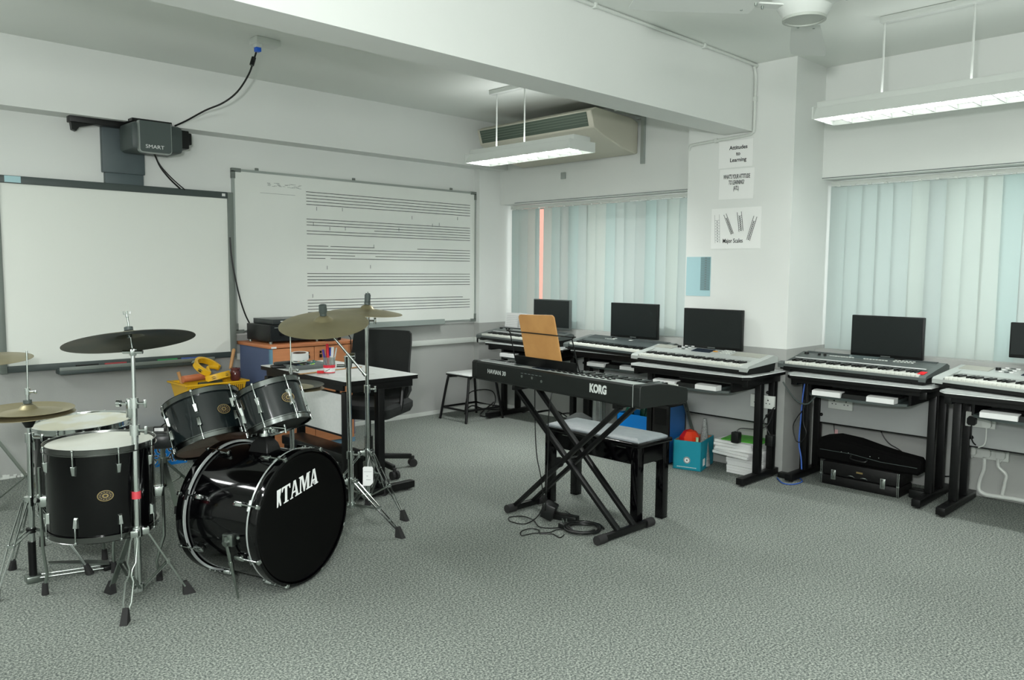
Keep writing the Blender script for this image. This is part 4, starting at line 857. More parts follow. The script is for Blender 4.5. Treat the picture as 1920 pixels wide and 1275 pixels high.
q = B(); q.cyl((0, 0, .09), (0, 0, .24), .028); q.cyl((0, 0, .24), (0, 0, .385), .016); q.b2((-.09, -.10, .37), (.09, .10, .395)); q.done('gas_column', BLACK, t)
for k in range(5):
    a = 2 * PI * k / 5 - .55; q = B(); q.bar((.02 * math.cos(a), .02 * math.sin(a), .10), (.30 * math.cos(a), .30 * math.sin(a), .075), .035, .03, (0, 0, 1), .006); lg = q.done('base_arm', BLACK, t)
    q = B(); cx, cy = .31 * math.cos(a), .31 * math.sin(a)
    for s_ in (-1, 1): q.cyl((cx - math.sin(a) * s_ * .008, cy + math.cos(a) * s_ * .008, .028), (cx - math.sin(a) * s_ * .026, cy + math.cos(a) * s_ * .026, .028), .028)
    q.cyl((cx, cy, .05), (cx, cy, .075), .012); q.done('castor', BLACKR, lg)
# ------------------------------------------------------------------ stool by the board wall
t = thing('stool', 'small white-topped stool with bent black tube legs near the corner', 'stool', (4.79, 5.49, 0))
q = B(); q.b2((-.17, -.165, .42), (.17, .165, .432), .004); q.done('seat', LAMW, t); q = B(); q.b2((-.172, -.167, .408), (.172, .167, .42), .003); q.done('seat_underside', BLACKM, t)
for sx_ in (-1, 1):
    for sy_ in (-1, 1):
        q = B(); q.tube([(sx_ * .09, sy_ * .10, .398), (sx_ * .145, sy_ * .135, .395), (sx_ * .165, sy_ * .148, .37), (sx_ * .225, sy_ * .185, .0)], .012, smooth=4); q.done('leg', BLACKM, t)
q = B(); pp = [(-.205, -.172), (.205, -.172), (.205, .172), (-.205, .172)]
q.tube([(x, y, .11) for x, y in pp] + [(pp[0][0], pp[0][1], .11)], .010); q.done('footrest_ring', BLACKM, t)
# ================================================================== DIGITAL PIANO
dx = V((-.0864, -.9963, 0)); dy = V((.9963, -.0864, 0)); L_ = V((3.026, 3.466, 0)); LEN = 1.305
MP = axes(dx, dy, (0, 0, 1), (L_.x, L_.y, .742))
t = thing('digital_piano', 'long black digital piano on a crossed stand in the middle of the room', 'digital piano', M=MP)
prof = [(0, .01), (.01, 0), (.335, 0), (.345, .01), (.345, .035), (.325, .06), (.17, .064), (.155, .095), (.13, .103), (.012, .108), (0, .10)]
q = B(); q.prism(prof, .045, LEN - .045, 'YZ'); q.done('body', mat('piano_black', (22, 26, 24), .45, spec=.3), t)
chk = [(0, .01), (.01, 0), (.335, 0), (.347, .01), (.347, .062), (.335, .074), (.20, .100), (.13, .108), (.012, .110), (0, .10)]
for a, c in ((0, .043), (LEN - .043, LEN)): q = B(); q.prism(chk, a, c, 'YZ'); q.done('end_block', mat('piano_black', (22, 26, 24), .45, spec=.3), t, bev=.004)
q = B(); q.tube([(LEN - .0435, -.001, .004), (LEN - .0435, -.001, .104), (LEN - .0435, .006, .1105), (LEN - .0435, .20, .102)], .0016); q.done('end_seam', ALU, t)
q = B(); q.rings([[(.06, .02, .1068), (LEN - .06, .02, .1068), (LEN - .06, .10, .1045), (.06, .10, .1045)], [(.06, .02, .1088), (LEN - .06, .02, .1088), (LEN - .06, .10, .1065), (.06, .10, .1065)]]); pn = q.done('control_panel', mat('panel_grey', (188, 194, 190), .3), t, smooth=False)
q = B(); q.rings([[(.50, .035, .108), (.62, .035, .108), (.62, .09, .107), (.50, .09, .107)], [(.50, .035, .112), (.62, .035, .112), (.62, .09, .110), (.50, .09, .110)]]); q.done('display', LCD, pn, smooth=False)
for k in range(20): q = B(); x = .66 + (k % 10) * .045; q.box((x, .045 + .03 * (k // 10), .110), (.022, .009, .006), bev=.001); q.done('button', BLACK, pn)
for x in (.12, .30): q = B(); q.b2((x - .08, .03, .107), (x + .08, .09, .109)); q.done('speaker_grille', DGREY, pn)
# keys face the far side, towards +Y
kh = bpy.data.objects.new('keybed', None)
kq = B(); kq.b2((.045, .165, .06), (LEN - .045, .34, .066)); kb_ = kq.done('keybed', BLACK, t)
KW2 = (LEN - .09) / 52
sv = dict(keymesh); keymesh.clear(); kw_old = KW
def pkeys():
    q = B(); q.b2((.0006, -.145, -.012), (KW2 - .0008, 0, .004), .001); o = q.done('white_key', KEYW); wm = o.data; bpy.data.objects.remove(o)
    q = B(); q.prism([(-.145, 0), (-.055, 0), (-.06, .014), (-.145, .014)], -.0055, .0055, 'YZ'); o = q.done('black_key', KEYB); bm_ = o.data; bpy.data.objects.remove(o)
    for k in range(52):
        o = bpy.data.objects.new('white_key', wm); C.objects.link(o); o.parent = kb_; o.location = (.045 + k * KW2, .328, .078)
        if k % 7 in (0, 1, 3, 4, 6) and k < 51: o = bpy.data.objects.new('black_key', bm_); C.objects.link(o); o.parent = kb_; o.location = (.045 + (k + 1) * KW2, .328, .082)
pkeys(); keymesh.update(sv)
MB_ = axes((1, 0, 0), (0, 0, 1), (0, -1, 0), (.235, -.0005, .058)); text_obj('model_lettering', 'HAVIAN 30', .034, mat('silver_print', (190, 196, 192), .4), t, MB_, off=.0004, sx=.95, sp=1.05)
MB_ = axes((1, 0, 0), (0, 0, 1), (0, -1, 0), (1.035, -.0005, .060)); text_obj('maker_lettering', 'KORG', .056, mat('silver_print', (190, 196, 192), .4), t, MB_, off=.0028, sx=.72, sp=1.03)
q = B()
for x, z in ((.46, .062), (.545, .062), (.62, .052)): q.cyl((x, -.003, z), (x, .004, z), .0075, seg=12)
q.done('jack_socket', CHROMED, t)
q = B()
for k in range(6): q.b2((.45 + k * .03, -.001, .078), (.468 + k * .03, .001, .080))
q.done('socket_print', INKG, t, smooth=False)
# music rest and board
tr_ = B(); a0, a1 = .30, .80
tr_.tube([(a0 + .01, .105, .11), (a0 + .0, .085, .13), (a0 - .0, .045, .285), (a0 + .01, .043, .295), (a1 - .01, .043, .295), (a1, .045, .285), (a1 + .01, .085, .13), (a1 + .005, .105, .11)], .0032, smooth=3); mr = tr_.done('music_rest', BLACKM, t)
q = B(); q.rings([[(a0 + .005, .085, .112), (a1 + .0, .085, .112), (a1 + .0, .072, .160), (a0 + .005, .072, .160)], [(a0 + .005, .089, .112), (a1 + .0, .089, .112), (a1 + .0, .076, .160), (a0 + .005, .076, .160)]]); q.b2((a0 + .005, .085, .108), (a1, .125, .114)); q.done('rest_ledge', BLACKM, mr)
q = B(); bw, bh, r = .145, .285, .02; Q = []
for cx, cy, a_ in ((bw - r, bh - r, 0), (-bw + r, bh - r, 90)):
    for k in range(6): a = math.radians(a_ + 18 * k); Q.append((cx + r * math.cos(a), cy + r * math.sin(a)))
Q += [(-bw, 0), (bw, 0)]
q.prism(Q, -.004, .004, 'XY'); o = q.done('music_board', OAK)
yv = V((-.01, -.062, .29)).normalized(); xv = V((1, 0, 0)); xv = (xv - yv * xv.dot(yv)).normalized(); zv = xv.cross(yv)
o.matrix_world = MP @ axes(xv, yv, zv, (.53, .10, .118)); tag(o, 'rounded light wood board propped on the piano music rest', 'board')
# crossed stand
t = thing('keyboard_stand', 'black double-braced crossed stand under the digital piano', 'stand', (3.2, 2.83, 0)); o_ = V(t.location)
for xx0, xx1 in ((3.12, 3.02), (3.26, 3.22)):
    pass
def lg(a, c, nm='crossed_leg'): q = B(); q.bar(V(a) - o_, V(c) - o_, .034, .02, (1, 0, 0), .003); return q.done(nm, BLACKM, t)
lg((3.175, 2.475, .03), (3.06, 3.12, .715)); lg((3.305, 2.475, .03), (3.20, 3.10, .715))
lg((3.09, 3.165, .03), (3.02, 2.36, .715)); lg((3.24, 3.165, .03), (3.16, 2.36, .715))
for y, xa_, xb_ in ((3.165, 3.03, 3.34), (2.475, 2.995, 3.46)):
    q = B(); q.bar(V((xa_ + .03, y, .025)) - o_, V((xb_ - .03, y, .025)) - o_, .032, .032, (0, 0, 1), .004); ft = q.done('foot_bar', BLACKM, t)
    for xe, d_ in ((xa_, 1), (xb_, -1)): q = B(); q.cyl(V((xe, y, .024)) - o_, V((xe + d_ * .06, y, .024)) - o_, .024); q.done('rubber_end', BLACKR, ft)
for y, xa_ in ((3.11, 3.02), (2.36, 2.97)): q = B(); q.bar(V((xa_, y, .725)) - o_, V((xa_ + .31, y, .725)) - o_, .025, .025, (0, 0, 1), .003); q.done('support_arm', BLACKM, t)
q = B(); q.cyl(V((3.06, 2.79, .36)) - o_, V((3.28, 2.80, .36)) - o_, .012); q.cyl(V((3.045, 2.79, .36)) - o_, V((3.06, 2.79, .36)) - o_, .028); q.done('pivot_bolt', BLACKM, t)
# bench
t = thing('piano_bench', 'black piano bench with grey vinyl top behind the crossed stand', 'bench', (3.50, 2.83, 0)); o_ = V(t.location)
def bb2(a, c, nm, m, par=None, bev=0): return B().b2(V(a) - o_, V(c) - o_, bev=bev).done(nm, m, par or t)
bx0, bx1, by0, by1 = 3.345, 3.655, 2.485, 3.20
bb2((bx0, by0, .435), (bx1, by1, .46), 'seat_frame', GLOSSB, None, .008)
q = B(); P1 = [(bx0 + .02, by0 + .02), (bx1 - .02, by0 + .02), (bx1 - .02, by1 - .02), (bx0 + .02, by1 - .02)]; P2 = [(bx0 + .045, by0 + .045), (bx1 - .045, by0 + .045), (bx1 - .045, by1 - .045), (bx0 + .045, by1 - .045)]
q.rings([[V((x, y, .455)) - o_ for x, y in P1], [V((x, y, .468)) - o_ for x, y in P1], [V((x, y, .480)) - o_ for x, y in P2]]); q.done('padded_top', VINYL, t, bev=.003)
bb2((bx0 + .02, by0 + .02, .34), (bx0 + .035, by1 - .02, .435), 'apron', GLOSSB); bb2((bx1 - .035, by0 + .02, .34), (bx1 - .02, by1 - .02, .435), 'apron', GLOSSB); bb2((bx0 + .02, by0 + .02, .34), (bx1 - .02, by0 + .035, .435), 'apron', GLOSSB); bb2((bx0 + .02, by1 - .035, .34), (bx1 - .02, by1 - .02, .435), 'apron', GLOSSB)
for x in (bx0 + .015, bx1 - .065):
    for y in (by0 + .015, by1 - .065): bb2((x, y, 0), (x + .05, y + .05, .435), 'leg', GLOSSB, None, .003)
for y in (2.62, 3.02): q = B(); q.b2(V((bx0 + .018, y - .03, .421)) - o_, V((bx0 + .0205, y + .03, .425)) - o_); q.done('apron_plate', CHROMED, t)
# cables and adapters on the carpet by the stand
t = thing('power_adapter', 'black power supply with a square plug on the carpet inside the crossed stand', 'adapter', at_z(1030, 975)); o_ = V(t.location)
q = B(); q.box((.0, .0, .055), (.085, .07, .085), M=Matrix.Rotation(.5, 4, 'Z') @ Matrix.Rotation(.35, 4, 'X'), bev=.008); q.done('adapter_body', BLACK, t)
q = B(); q.box((.06, -.06, .018), (.05, .16, .034), rz=.25, bev=.006); q.done('adapter_block', BLACK, t)
t = thing('mains_plug', 'black three-pin plug lying pins up in the coil of cable', 'plug', at_z(1057, 990)); q = B(); q.box((0, 0, .015), (.05, .045, .03), bev=.008); q.done('plug_body', BLACK, t)
for a, c in ((0, .01), (-.012, -.008), (.012, -.008)): q = B(); q.b2((a - .003, c - .002, .03), (a + .003, c + .002, .05)); q.done('pin', CHROME, t)
q = B()
pts = []
for k in range(34):
    a = k * .55; r = .115 - .0012 * k; cx = at_z(1093, 995); pts.append(V((cx.x, cx.y, .012 + .002 * (k % 5))) + V((FX.y, -FX.x, 0)) * math.cos(a) * r * (.95 + .05 * math.sin(k)) + V((FX.x, FX.y, 0)) * math.sin(a) * r * .9)
q.tube(pts, .0065, smooth=3); tag(q.done('coiled_cable', BLACK), 'thick black cable coiled on the carpet beside the crossed stand', 'cable')
cable('thin black cable dropping from the digital piano and looping on the carpet', [at_d(1003, 725, 4.35), at_d(1003, 780, 4.35), at_d(1006, 850, 4.3), at_d(1015, 900, 4.2), at_z(1018, 945, .03), at_z(1008, 968, .01), at_z(985, 982, .006), at_z(958, 978, .006), at_z(955, 970, .006), at_z(980, 968, .006), at_z(1000, 975, .006), at_z(1012, 988, .006), at_z(1040, 990, .006), at_z(1060, 985, .01), at_z(1075, 970, .01), at_z(1060, 958, .012)], .003, smooth=6)
cable('thin black cable twisted in two loops left of the cable coil', [at_z(u, v, .005) for u, v in ((1062, 992), (1045, 993), (1030, 998), (1000, 1000), (978, 1004), (978, 996), (995, 991), (1010, 994), (1012, 1000), (1035, 1001), (1050, 1008), (1058, 1002))], .003, smooth=6)
cable('thin black cable from the piano back socket to the adapter', [at_d(1043, 712, 4.15), at_d(1034, 740, 4.12), at_d(1028, 790, 4.15), at_d(1027, 860, 4.2), at_d(1024, 930, 4.2), at_z(1022, 960, .05)], .003)

# ================================================================== DRUM KIT
def dframe(center, zax, ref=None):
    z = V(zax).normalized(); v = (V(center) - V((0, 0, H))).normalized() if ref is None else V(ref)
    y = (v - z * v.dot(z)).normalized(); x = y.cross(z); return axes(x, y, z, center)
def scr(u, v, d, sx, sy, k):       # place and axis measured from the picture
    c = at_d(u, v, d); view = (c - V((0, 0, H))).normalized(); s_ = (RX * sx + UX * sy); s_ = (s_ - view * s_.dot(view)).normalized()
    return c, s_ * math.sqrt(1 - k * k) + view * k
badge_n = [0]
def badge(par, r, z, ang, sc=1):
    a = math.radians(ang) - PI / 2; cx, cy = math.cos(a), math.sin(a)
    M_ = axes((-cy, cx, 0), (0, 0, 1), (cx, cy, 0), (cx * (r + .0006), cy * (r + .0006), z)); q = B(); q.M = M_ @ Matrix.Diagonal((1.15, .85, 1, 1)); q.lathe([(.026 * sc, -.001), (.026 * sc, .0015)], 28); b_ = q.done('badge', mat('badge_dark', (40, 34, 28), .4), par)
    q = B(); q.M = M_ @ Matrix.Diagonal((1.15, .85, 1, 1)); q.ringl([(.0235 * sc, .001), (.026 * sc, .001), (.026 * sc, .0024), (.0235 * sc, .0024)], 28); q.ringl([(.006 * sc, .001), (.010 * sc, .001), (.010 * sc, .0024), (.006 * sc, .0024)], 20)
    for k in range(12):
        aa = 2 * PI * k / 12 + .2; q.box((math.cos(aa) * .017 * sc, math.sin(aa) * .017 * sc, .0015), (.003, .004, .001), rz=aa)
    q.done('badge_emblem', GOLD, b_)
def drum(name, label, cat, M, dia, dep, shell_m, hoop_m, top_m, bot_m, nl, badge_ang=None, lug0=0, hoop='metal', group=None):
    """local z is the drum axis; z = 0 bottom head, z = dep top head"""
    t = thing(name, label, cat, M=M, group=group); r = dia / 2
    q = B(); q.ringl([(r, .006), (r, dep - .006), (r - .007, dep - .006), (r - .007, .006)], 64); q.done('shell', shell_m, t)
    for z0, z1, hm, nm in ((dep, 1, top_m, 'top_head'), (0, -1, bot_m, 'bottom_head')):
        q = B(); q.lathe([(r + .001, z0 - z1 * .012), (r + .001, z0 + z1 * .001), (r - .004, z0 + z1 * .004), (r - .012, z0 + z1 * .002), (.001, z0 + z1 * .002)], 64, cap=False); q.done(nm, hm, t)
        if hoop == 'metal':
            q = B(); q.ringl([(r + .003, z0 - z1 * .014), (r + .012, z0 - z1 * .014), (r + .012, z0 - z1 * .010), (r + .0065, z0 - z1 * .009), (r + .0065, z0 + z1 * .010), (r + .009, z0 + z1 * .012), (r + .004, z0 + z1 * .012), (r + .003, z0 + z1 * .010)], 64); q.done('hoop', hoop_m, t)
    lm = {}
    for k in range(nl):
        a = lug0 + 2 * PI * k / nl
        for zz, s_ in ((dep, -1), (0, 1)):
            if s_ not in lm:
                q = B(); z1_, z2_ = zz + s_ * .05, zz + s_ * .095
                q.rings([[(r + .000, y, z_) for y, z_ in ((-w_, 0), (w_, 0))] for w_ in (.001,)] , cap=False) if False else None
                q.rings([[(r - .001, -.012, z1_), (r - .001, .012, z1_), (r - .001, .009, z2_), (r - .001, -.009, z2_)], [(r + .013, -.008, z1_ + s_ * .004), (r + .013, .008, z1_ + s_ * .004), (r + .009, .005, z2_ - s_ * .006), (r + .009, -.005, z2_ - s_ * .006)]])
                q.cyl((r + .0095, 0, z1_ + s_ * .01), (r + .0095, 0, zz - s_ * .012), .003, seg=8); q.cyl((r + .0095, 0, zz - s_ * .004), (r + .0095, 0, zz - s_ * .014), .0055, seg=8)
                o = q.done('lug', CHROME, t, bev=.002); lm[s_] = o; o.rotation_euler = (0, 0, a)
            else:
                o = lm[s_].copy(); C.objects.link(o); o.parent = t; o.rotation_euler = (0, 0, a)
    if badge_ang is not None: badge(t, r, dep * .5, badge_ang)
    return t
# bass drum -------------------------------------------------------
nb = V((math.cos(math.radians(-70)), math.sin(math.radians(-70)), 0)); cf = V((1.684, 3.026, .302)); BD = .45; R_ = .28
MBd = axes((nb.y * -1, nb.x, 0), (0, 0, 1), nb, cf - nb * BD)      # local x = right on the front head, y = up
MBd = axes(V((0, 0, 1)).cross(nb), (0, 0, 1), nb, cf - nb * BD)
bd = thing('bass_drum', 'large gloss black bass drum with white maker lettering on its head', 'drum', M=MBd)
q = B(); q.ringl([(R_, .03), (R_, BD - .03), (R_ - .008, BD - .03), (R_ - .008, .03)], 80); q.done('shell', GLOSSB, bd)
for z0, s_ in ((BD, 1), (0, -1)):
    q = B(); q.ringl([(R_ + .004, z0 - s_ * .043), (R_ + .014, z0 - s_ * .043), (R_ + .016, z0 - s_ * .038), (R_ + .016, z0 - s_ * .004), (R_ + .012, z0), (R_ + .004, z0)], 80); hp = q.done('wooden_hoop', GLOSSB, bd)
    q = B(); q.ringl([(R_ + .005, z0 - s_ * .051), (R_ + .0145, z0 - s_ * .051), (R_ + .0145, z0 - s_ * .0432), (R_ + .005, z0 - s_ * .0432)], 80); q.done('silver_inlay', mat('silver_inlay', (190, 196, 194), .3, metal=.5), hp)
q = B(); q.lathe([(R_ + .003, BD - .03), (R_ + .003, BD - .012), (R_ - .004, BD - .006), (R_ - .02, BD - .010), (.001, BD - .010)], 80, cap=False); q.done('front_head', HEADB, bd)
q = B(); q.lathe([(R_ + .003, .03), (R_ + .003, .012), (R_ - .004, .006), (R_ - .02, .010), (.001, .010)], 80, cap=False); q.done('batter_head', HEADB, bd)
lm = {}
for k in range(8):
    a = PI / 8 + k * PI / 4
    for s_ in (1, -1):
        if s_ not in lm:
            zz = BD if s_ > 0 else 0; q = B(); q.box((R_ + .012, 0, zz - s_ * .11), (.024, .022, .05), bev=.006); q.cyl((R_ + .019, 0, zz - s_ * .09), (R_ + .019, 0, zz - s_ * .0), .0035, seg=8)
            q.box((R_ + .016, 0, zz - s_ * .005), (.018, .018, .014), bev=.003); q.bar((R_ + .018, -.022, zz - s_ * .052), (R_ + .018, .022, zz - s_ * .052), .005, .005)
            o = q.done('lug', CHROME, bd); lm[s_] = o
        else: o = lm[s_].copy(); C.objects.link(o); o.parent = bd
        o.rotation_euler = (0, 0, a)
# lettering built from slab-serif outlines
def letter(ch):
    if ch == 'T': return [[(0, 1), (.72, 1), (.74, .72), (.68, .72), (.60, .90), (.46, .90), (.46, .08), (.58, .06), (.58, 0), (.16, 0), (.16, .06), (.27, .08), (.27, .90), (.14, .90), (.06, .72), (0, .72)]], .74
    if ch == 'A': return [[(0, 0), (.26, 0), (.26, .06), (.19, .08), (.235, .28), (.235, .40), (.25, .36), (.38, .84), (.28, 1), (.30, 1), (.09, .08), (0, .06)], [(.235, .28), (.50, .28), (.48, .38), (.25, .38)], [(.28, 1), (.48, 1), (.72, .08), (.80, .06), (.80, 0), (.44, 0), (.44, .06), (.52, .08), (.38, .84)]], .80
    if ch == '*': return [[(0, 0), (.10, .0), (.15, .34), (.27, .0), (.36, 0), (.36, .10), (.27, .52), (.36, .94), (.36, 1.0), (0, 1.0)]], .40
    if ch == 'M': return [[(0, 0), (.26, 0), (.26, .06), (.19, .08), (.19, .80), (.24, .80), (.44, .0), (.52, 0), (.74, .80), (.74, .08), (.66, .06), (.66, 0), (1.02, 0), (1.02, .06), (.94, .08), (.94, .92), (1.02, .94), (1.02, 1), (.72, 1), (.53, .38), (.36, 1), (0, 1), (0, .94), (.09, .92), (.09, .08), (0, .06)]], 1.02
    return [[(0, 0), (.12, 0), (.12, .30), (.26, .0), (.34, 0), (.24, .42), (.34, 1.0), (.24, 1.0), (.14, .68), (.10, 1), (0, 1)]], .36
def word(par, txt, M_, hgt, shear, m):
    x = 0
    for ch in txt:
        P, wd = letter(ch); q = B(); q.M = M_
        for poly in P:
            q.rings([[((x + px + shear * py) * hgt, py * hgt, 0) for px, py in poly], [((x + px + shear * py) * hgt, py * hgt, .0008) for px, py in poly]])
        q.done('letter_' + ('mark' if ch == '*' else ch.lower()), m, par, smooth=False); x += wd * .93 + (.04 if ch != '*' else .05)
a_ = math.radians(10); ML = Matrix.Translation((-.16, .080, BD - .0095)) @ Matrix.Rotation(a_, 4, 'Z')
ld = text_obj('registered_mark', '®', .02, PAPER, bd, ML @ Matrix.Translation((.236, .012, 0)))
word(bd, '*TAMA', ML, .071, .20, mat('lettering_white', (225, 228, 226), .5))
# tom holder on top of the bass drum
def b_local(p): return MBd.inverted() @ V(p)
tp_ = at_d(497, 846, 3.47); q = B(); q.M = Matrix.Identity(4)
pl_ = b_local(tp_); zc = pl_.z
q.rings([[(pl_.x - .045, R_ - .008, zc - .055), (pl_.x + .045, R_ - .008, zc - .055), (pl_.x + .045, R_ - .008, zc + .055), (pl_.x - .045, R_ - .008, zc + .055)], [(pl_.x - .035, R_ + .03, zc - .045), (pl_.x + .035, R_ + .03, zc - .045), (pl_.x + .035, R_ + .03, zc + .045), (pl_.x - .035, R_ + .03, zc + .045)], [(pl_.x - .018, R_ + .06, zc - .02), (pl_.x + .018, R_ + .06, zc - .02), (pl_.x + .018, R_ + .06, zc + .02), (pl_.x - .018, R_ + .06, zc + .02)]])
th_ = q.done('tom_holder_base', BLACKM, bd, bev=.004)
def L_(p): return b_local(p)
q = B(); base_ = V((pl_.x, R_ + .05, zc)); q.cyl(base_, L_(at_d(496, 795, 3.47)), .014); q.cyl(L_(at_d(496, 822, 3.47)), L_(at_d(496, 812, 3.47)), .022); q.done('holder_post', CHROME, th_)
for uv0, uv1, uv2, d0_, d1_ in (((494, 800), (472, 812), (463, 776), 3.47, 3.50), ((498, 800), (512, 806), (505, 790), 3.47, 3.50)):
    q = B(); q.tube([L_(at_d(*uv0, d0_)), L_(at_d(*uv1, d0_)), L_(at_d(*uv2, d1_))], .007, smooth=4); q.box(L_(at_d(*uv1, d0_)), (.035, .03, .03), bev=.005); q.done('tom_arm', CHROME, th_)
q = B(); q.box(L_(at_d(500, 800, 3.45)), (.05, .028, .03), bev=.006); q.cyl(L_(at_d(510, 800, 3.43)), L_(at_d(535, 803, 3.42)), .007); q.cyl(L_(at_d(533, 796, 3.42)), L_(at_d(536, 812, 3.42)), .004); q.done('clamp', CHROME, th_)
# spur legs
pb = at_d(434, 1010, 3.25); pf = at_z(447, 1122, .0)
for mir in (0, 1):
    a, c = L_(pb), L_(pf)
    if mir: a = V((-a.x, a.y, a.z)); c = V((-c.x, c.y, c.z))
    sg = -1 if a.x < 0 else 1
    q = B(); k_ = a.copy(); rr_ = math.hypot(a.x, a.y); k_.x *= R_ / rr_; k_.y *= R_ / rr_; q.box(k_ + V((sg * .008, 0, 0)), (.03, .05, .055), bev=.006); q.cyl(k_, k_ + V((sg * .035, -.012, 0)), .014); q.cyl(k_ + V((0, .02, .04)), k_ + V((sg * .02, .02, .06)), .006); br = q.done('spur_bracket', CHROMED, bd)
    q = B(); s0 = k_ + V((sg * .03, .02, 0)); q.cyl(s0, s0.lerp(c, .45), .008); q.cyl(s0.lerp(c, .40), s0.lerp(c, .46), .011); q.cyl(s0.lerp(c, .46), c, .008, .003); q.done('spur_leg', CHROMED, br)
# toms ------------------------------------------------------------
c_, ax = scr(399, 832, 3.56, -.268, .963, .25)
drum('tom_drum', 'larger dark hanging tom at left above the bass drum, brown underside showing', 'drum', dframe(c_, ax), .325, .205, STAINB, mat('hoop_dark_chrome', (104, 108, 106), .22, metal=1), HEADW, HEADC, 6, 30, .35)
c_, ax = scr(524, 798, 3.50, -.30, .954, .18)
drum('tom_drum', 'smaller dark hanging tom at right above the bass drum', 'drum', dframe(c_, ax), .265, .175, STAINB, mat('hoop_dark_chrome', (104, 108, 106), .22, metal=1), HEADW, BLACK, 6, 31, .1)
# floor toms ------------------------------------------------------
def floor_tom(label, c, r, zt, zb, tilt, hoop_m, head_m, feet, brk, badge_ang, hoopz=0, dia=.41, lug0=.3):
    M_ = dframe(c, tilt); t = drum('floor_tom', label, 'drum', M_ @ Matrix.Translation((0, 0, -(zt - zb))), dia, zt - zb, GLOSSB, hoop_m, head_m, HEADB, 8, badge_ang, lug0)
    Mi = (M_ @ Matrix.Translation((0, 0, -(zt - zb)))).inverted()
    for (fx, fy) in feet:
        d_ = V((fx - c.x, fy - c.y, 0)).normalized(); rr = dia / 2
        br0 = V((c.x, c.y, 0)) + d_ * (rr + .012); f = V((fx, fy, 0)); zb_ = zb + (zt - zb) * brk
        q = B(); q.box(Mi @ (br0 + V((0, 0, zb_))), (.045, .05, .045), bev=.006); q.cyl(Mi @ (br0 + V((0, 0, zb_))), Mi @ (br0 + d_ * .03 + V((-d_.y, d_.x, 0)) * .03 + V((0, 0, zb_ + .01))), .012); bk = q.done('leg_bracket', CHROME, t)
        pp = [br0 + d_ * .02 + V((0, 0, zb_ + .14)), br0 + d_ * .02 + V((0, 0, zb_)), br0 + d_ * .02 + V((0, 0, .20)), (f - d_ * .01) + V((0, 0, .09)), f + V((0, 0, .03))]
        q = B(); q.tube([Mi @ p for p in pp], .0065); lg_ = q.done('leg', CHROMED, bk)
        q = B(); q.cyl(Mi @ (f + V((0, 0, 0.001))), Mi @ (f + V((0, 0, .05))), .014, .011); q.done('rubber_foot', BLACKR, lg_)
    return t
c1 = at_d(188, 829, 3.31)
floor_tom('gloss black floor tom in front, round badge facing the room', c1, .21, c1.z, c1.z - .355, (0, 0, 1), mat('dark_chrome', (110, 112, 110), .2, metal=1), HEADW, [(.828, 3.666), (1.235, 3.50), (1.12, 3.73)], .33, 3)
c2, ax2 = scr(155, 792, 3.82, -.085, .996, -.19)
floor_tom('black floor tom with bright chrome rim and stained head, behind the front one', c2, .22, c2.z, c2.z - .40, ax2, CHROME, HEADS, [(.975, 4.33), (1.14, 3.93), (1.33, 4.2)], .45, None, dia=.43)
# cymbals ---------------------------------------------------------
def cymbal(label, c, ax, dia, m, top=True, group=None, name='cymbal'):
    t = thing(name, label, 'cymbal', M=dframe(c, ax), group=group); r = dia / 2; q = B()
    bl_ = r * .2; pr = [(.007, .030), (bl_ * .4, .028), (bl_ * .75, .020), (bl_, .008), (bl_ * 1.2, .005), (r * .6, -.004), (r * .85, -.011), (r, -.017)]
    q.ringl(pr + [(x, z - .0014) for x, z in reversed(pr)], 72); q.done('cymbal_plate', m, t)
    q = B(); q.ringl([(.004, .030), (.017, .030), (.017, .044), (.004, .044)], 20); q.ringl([(.004, .018), (.020, .018), (.020, .026), (.004, .026)], 20); q.done('felt_washer', DGREY, t)
    return t
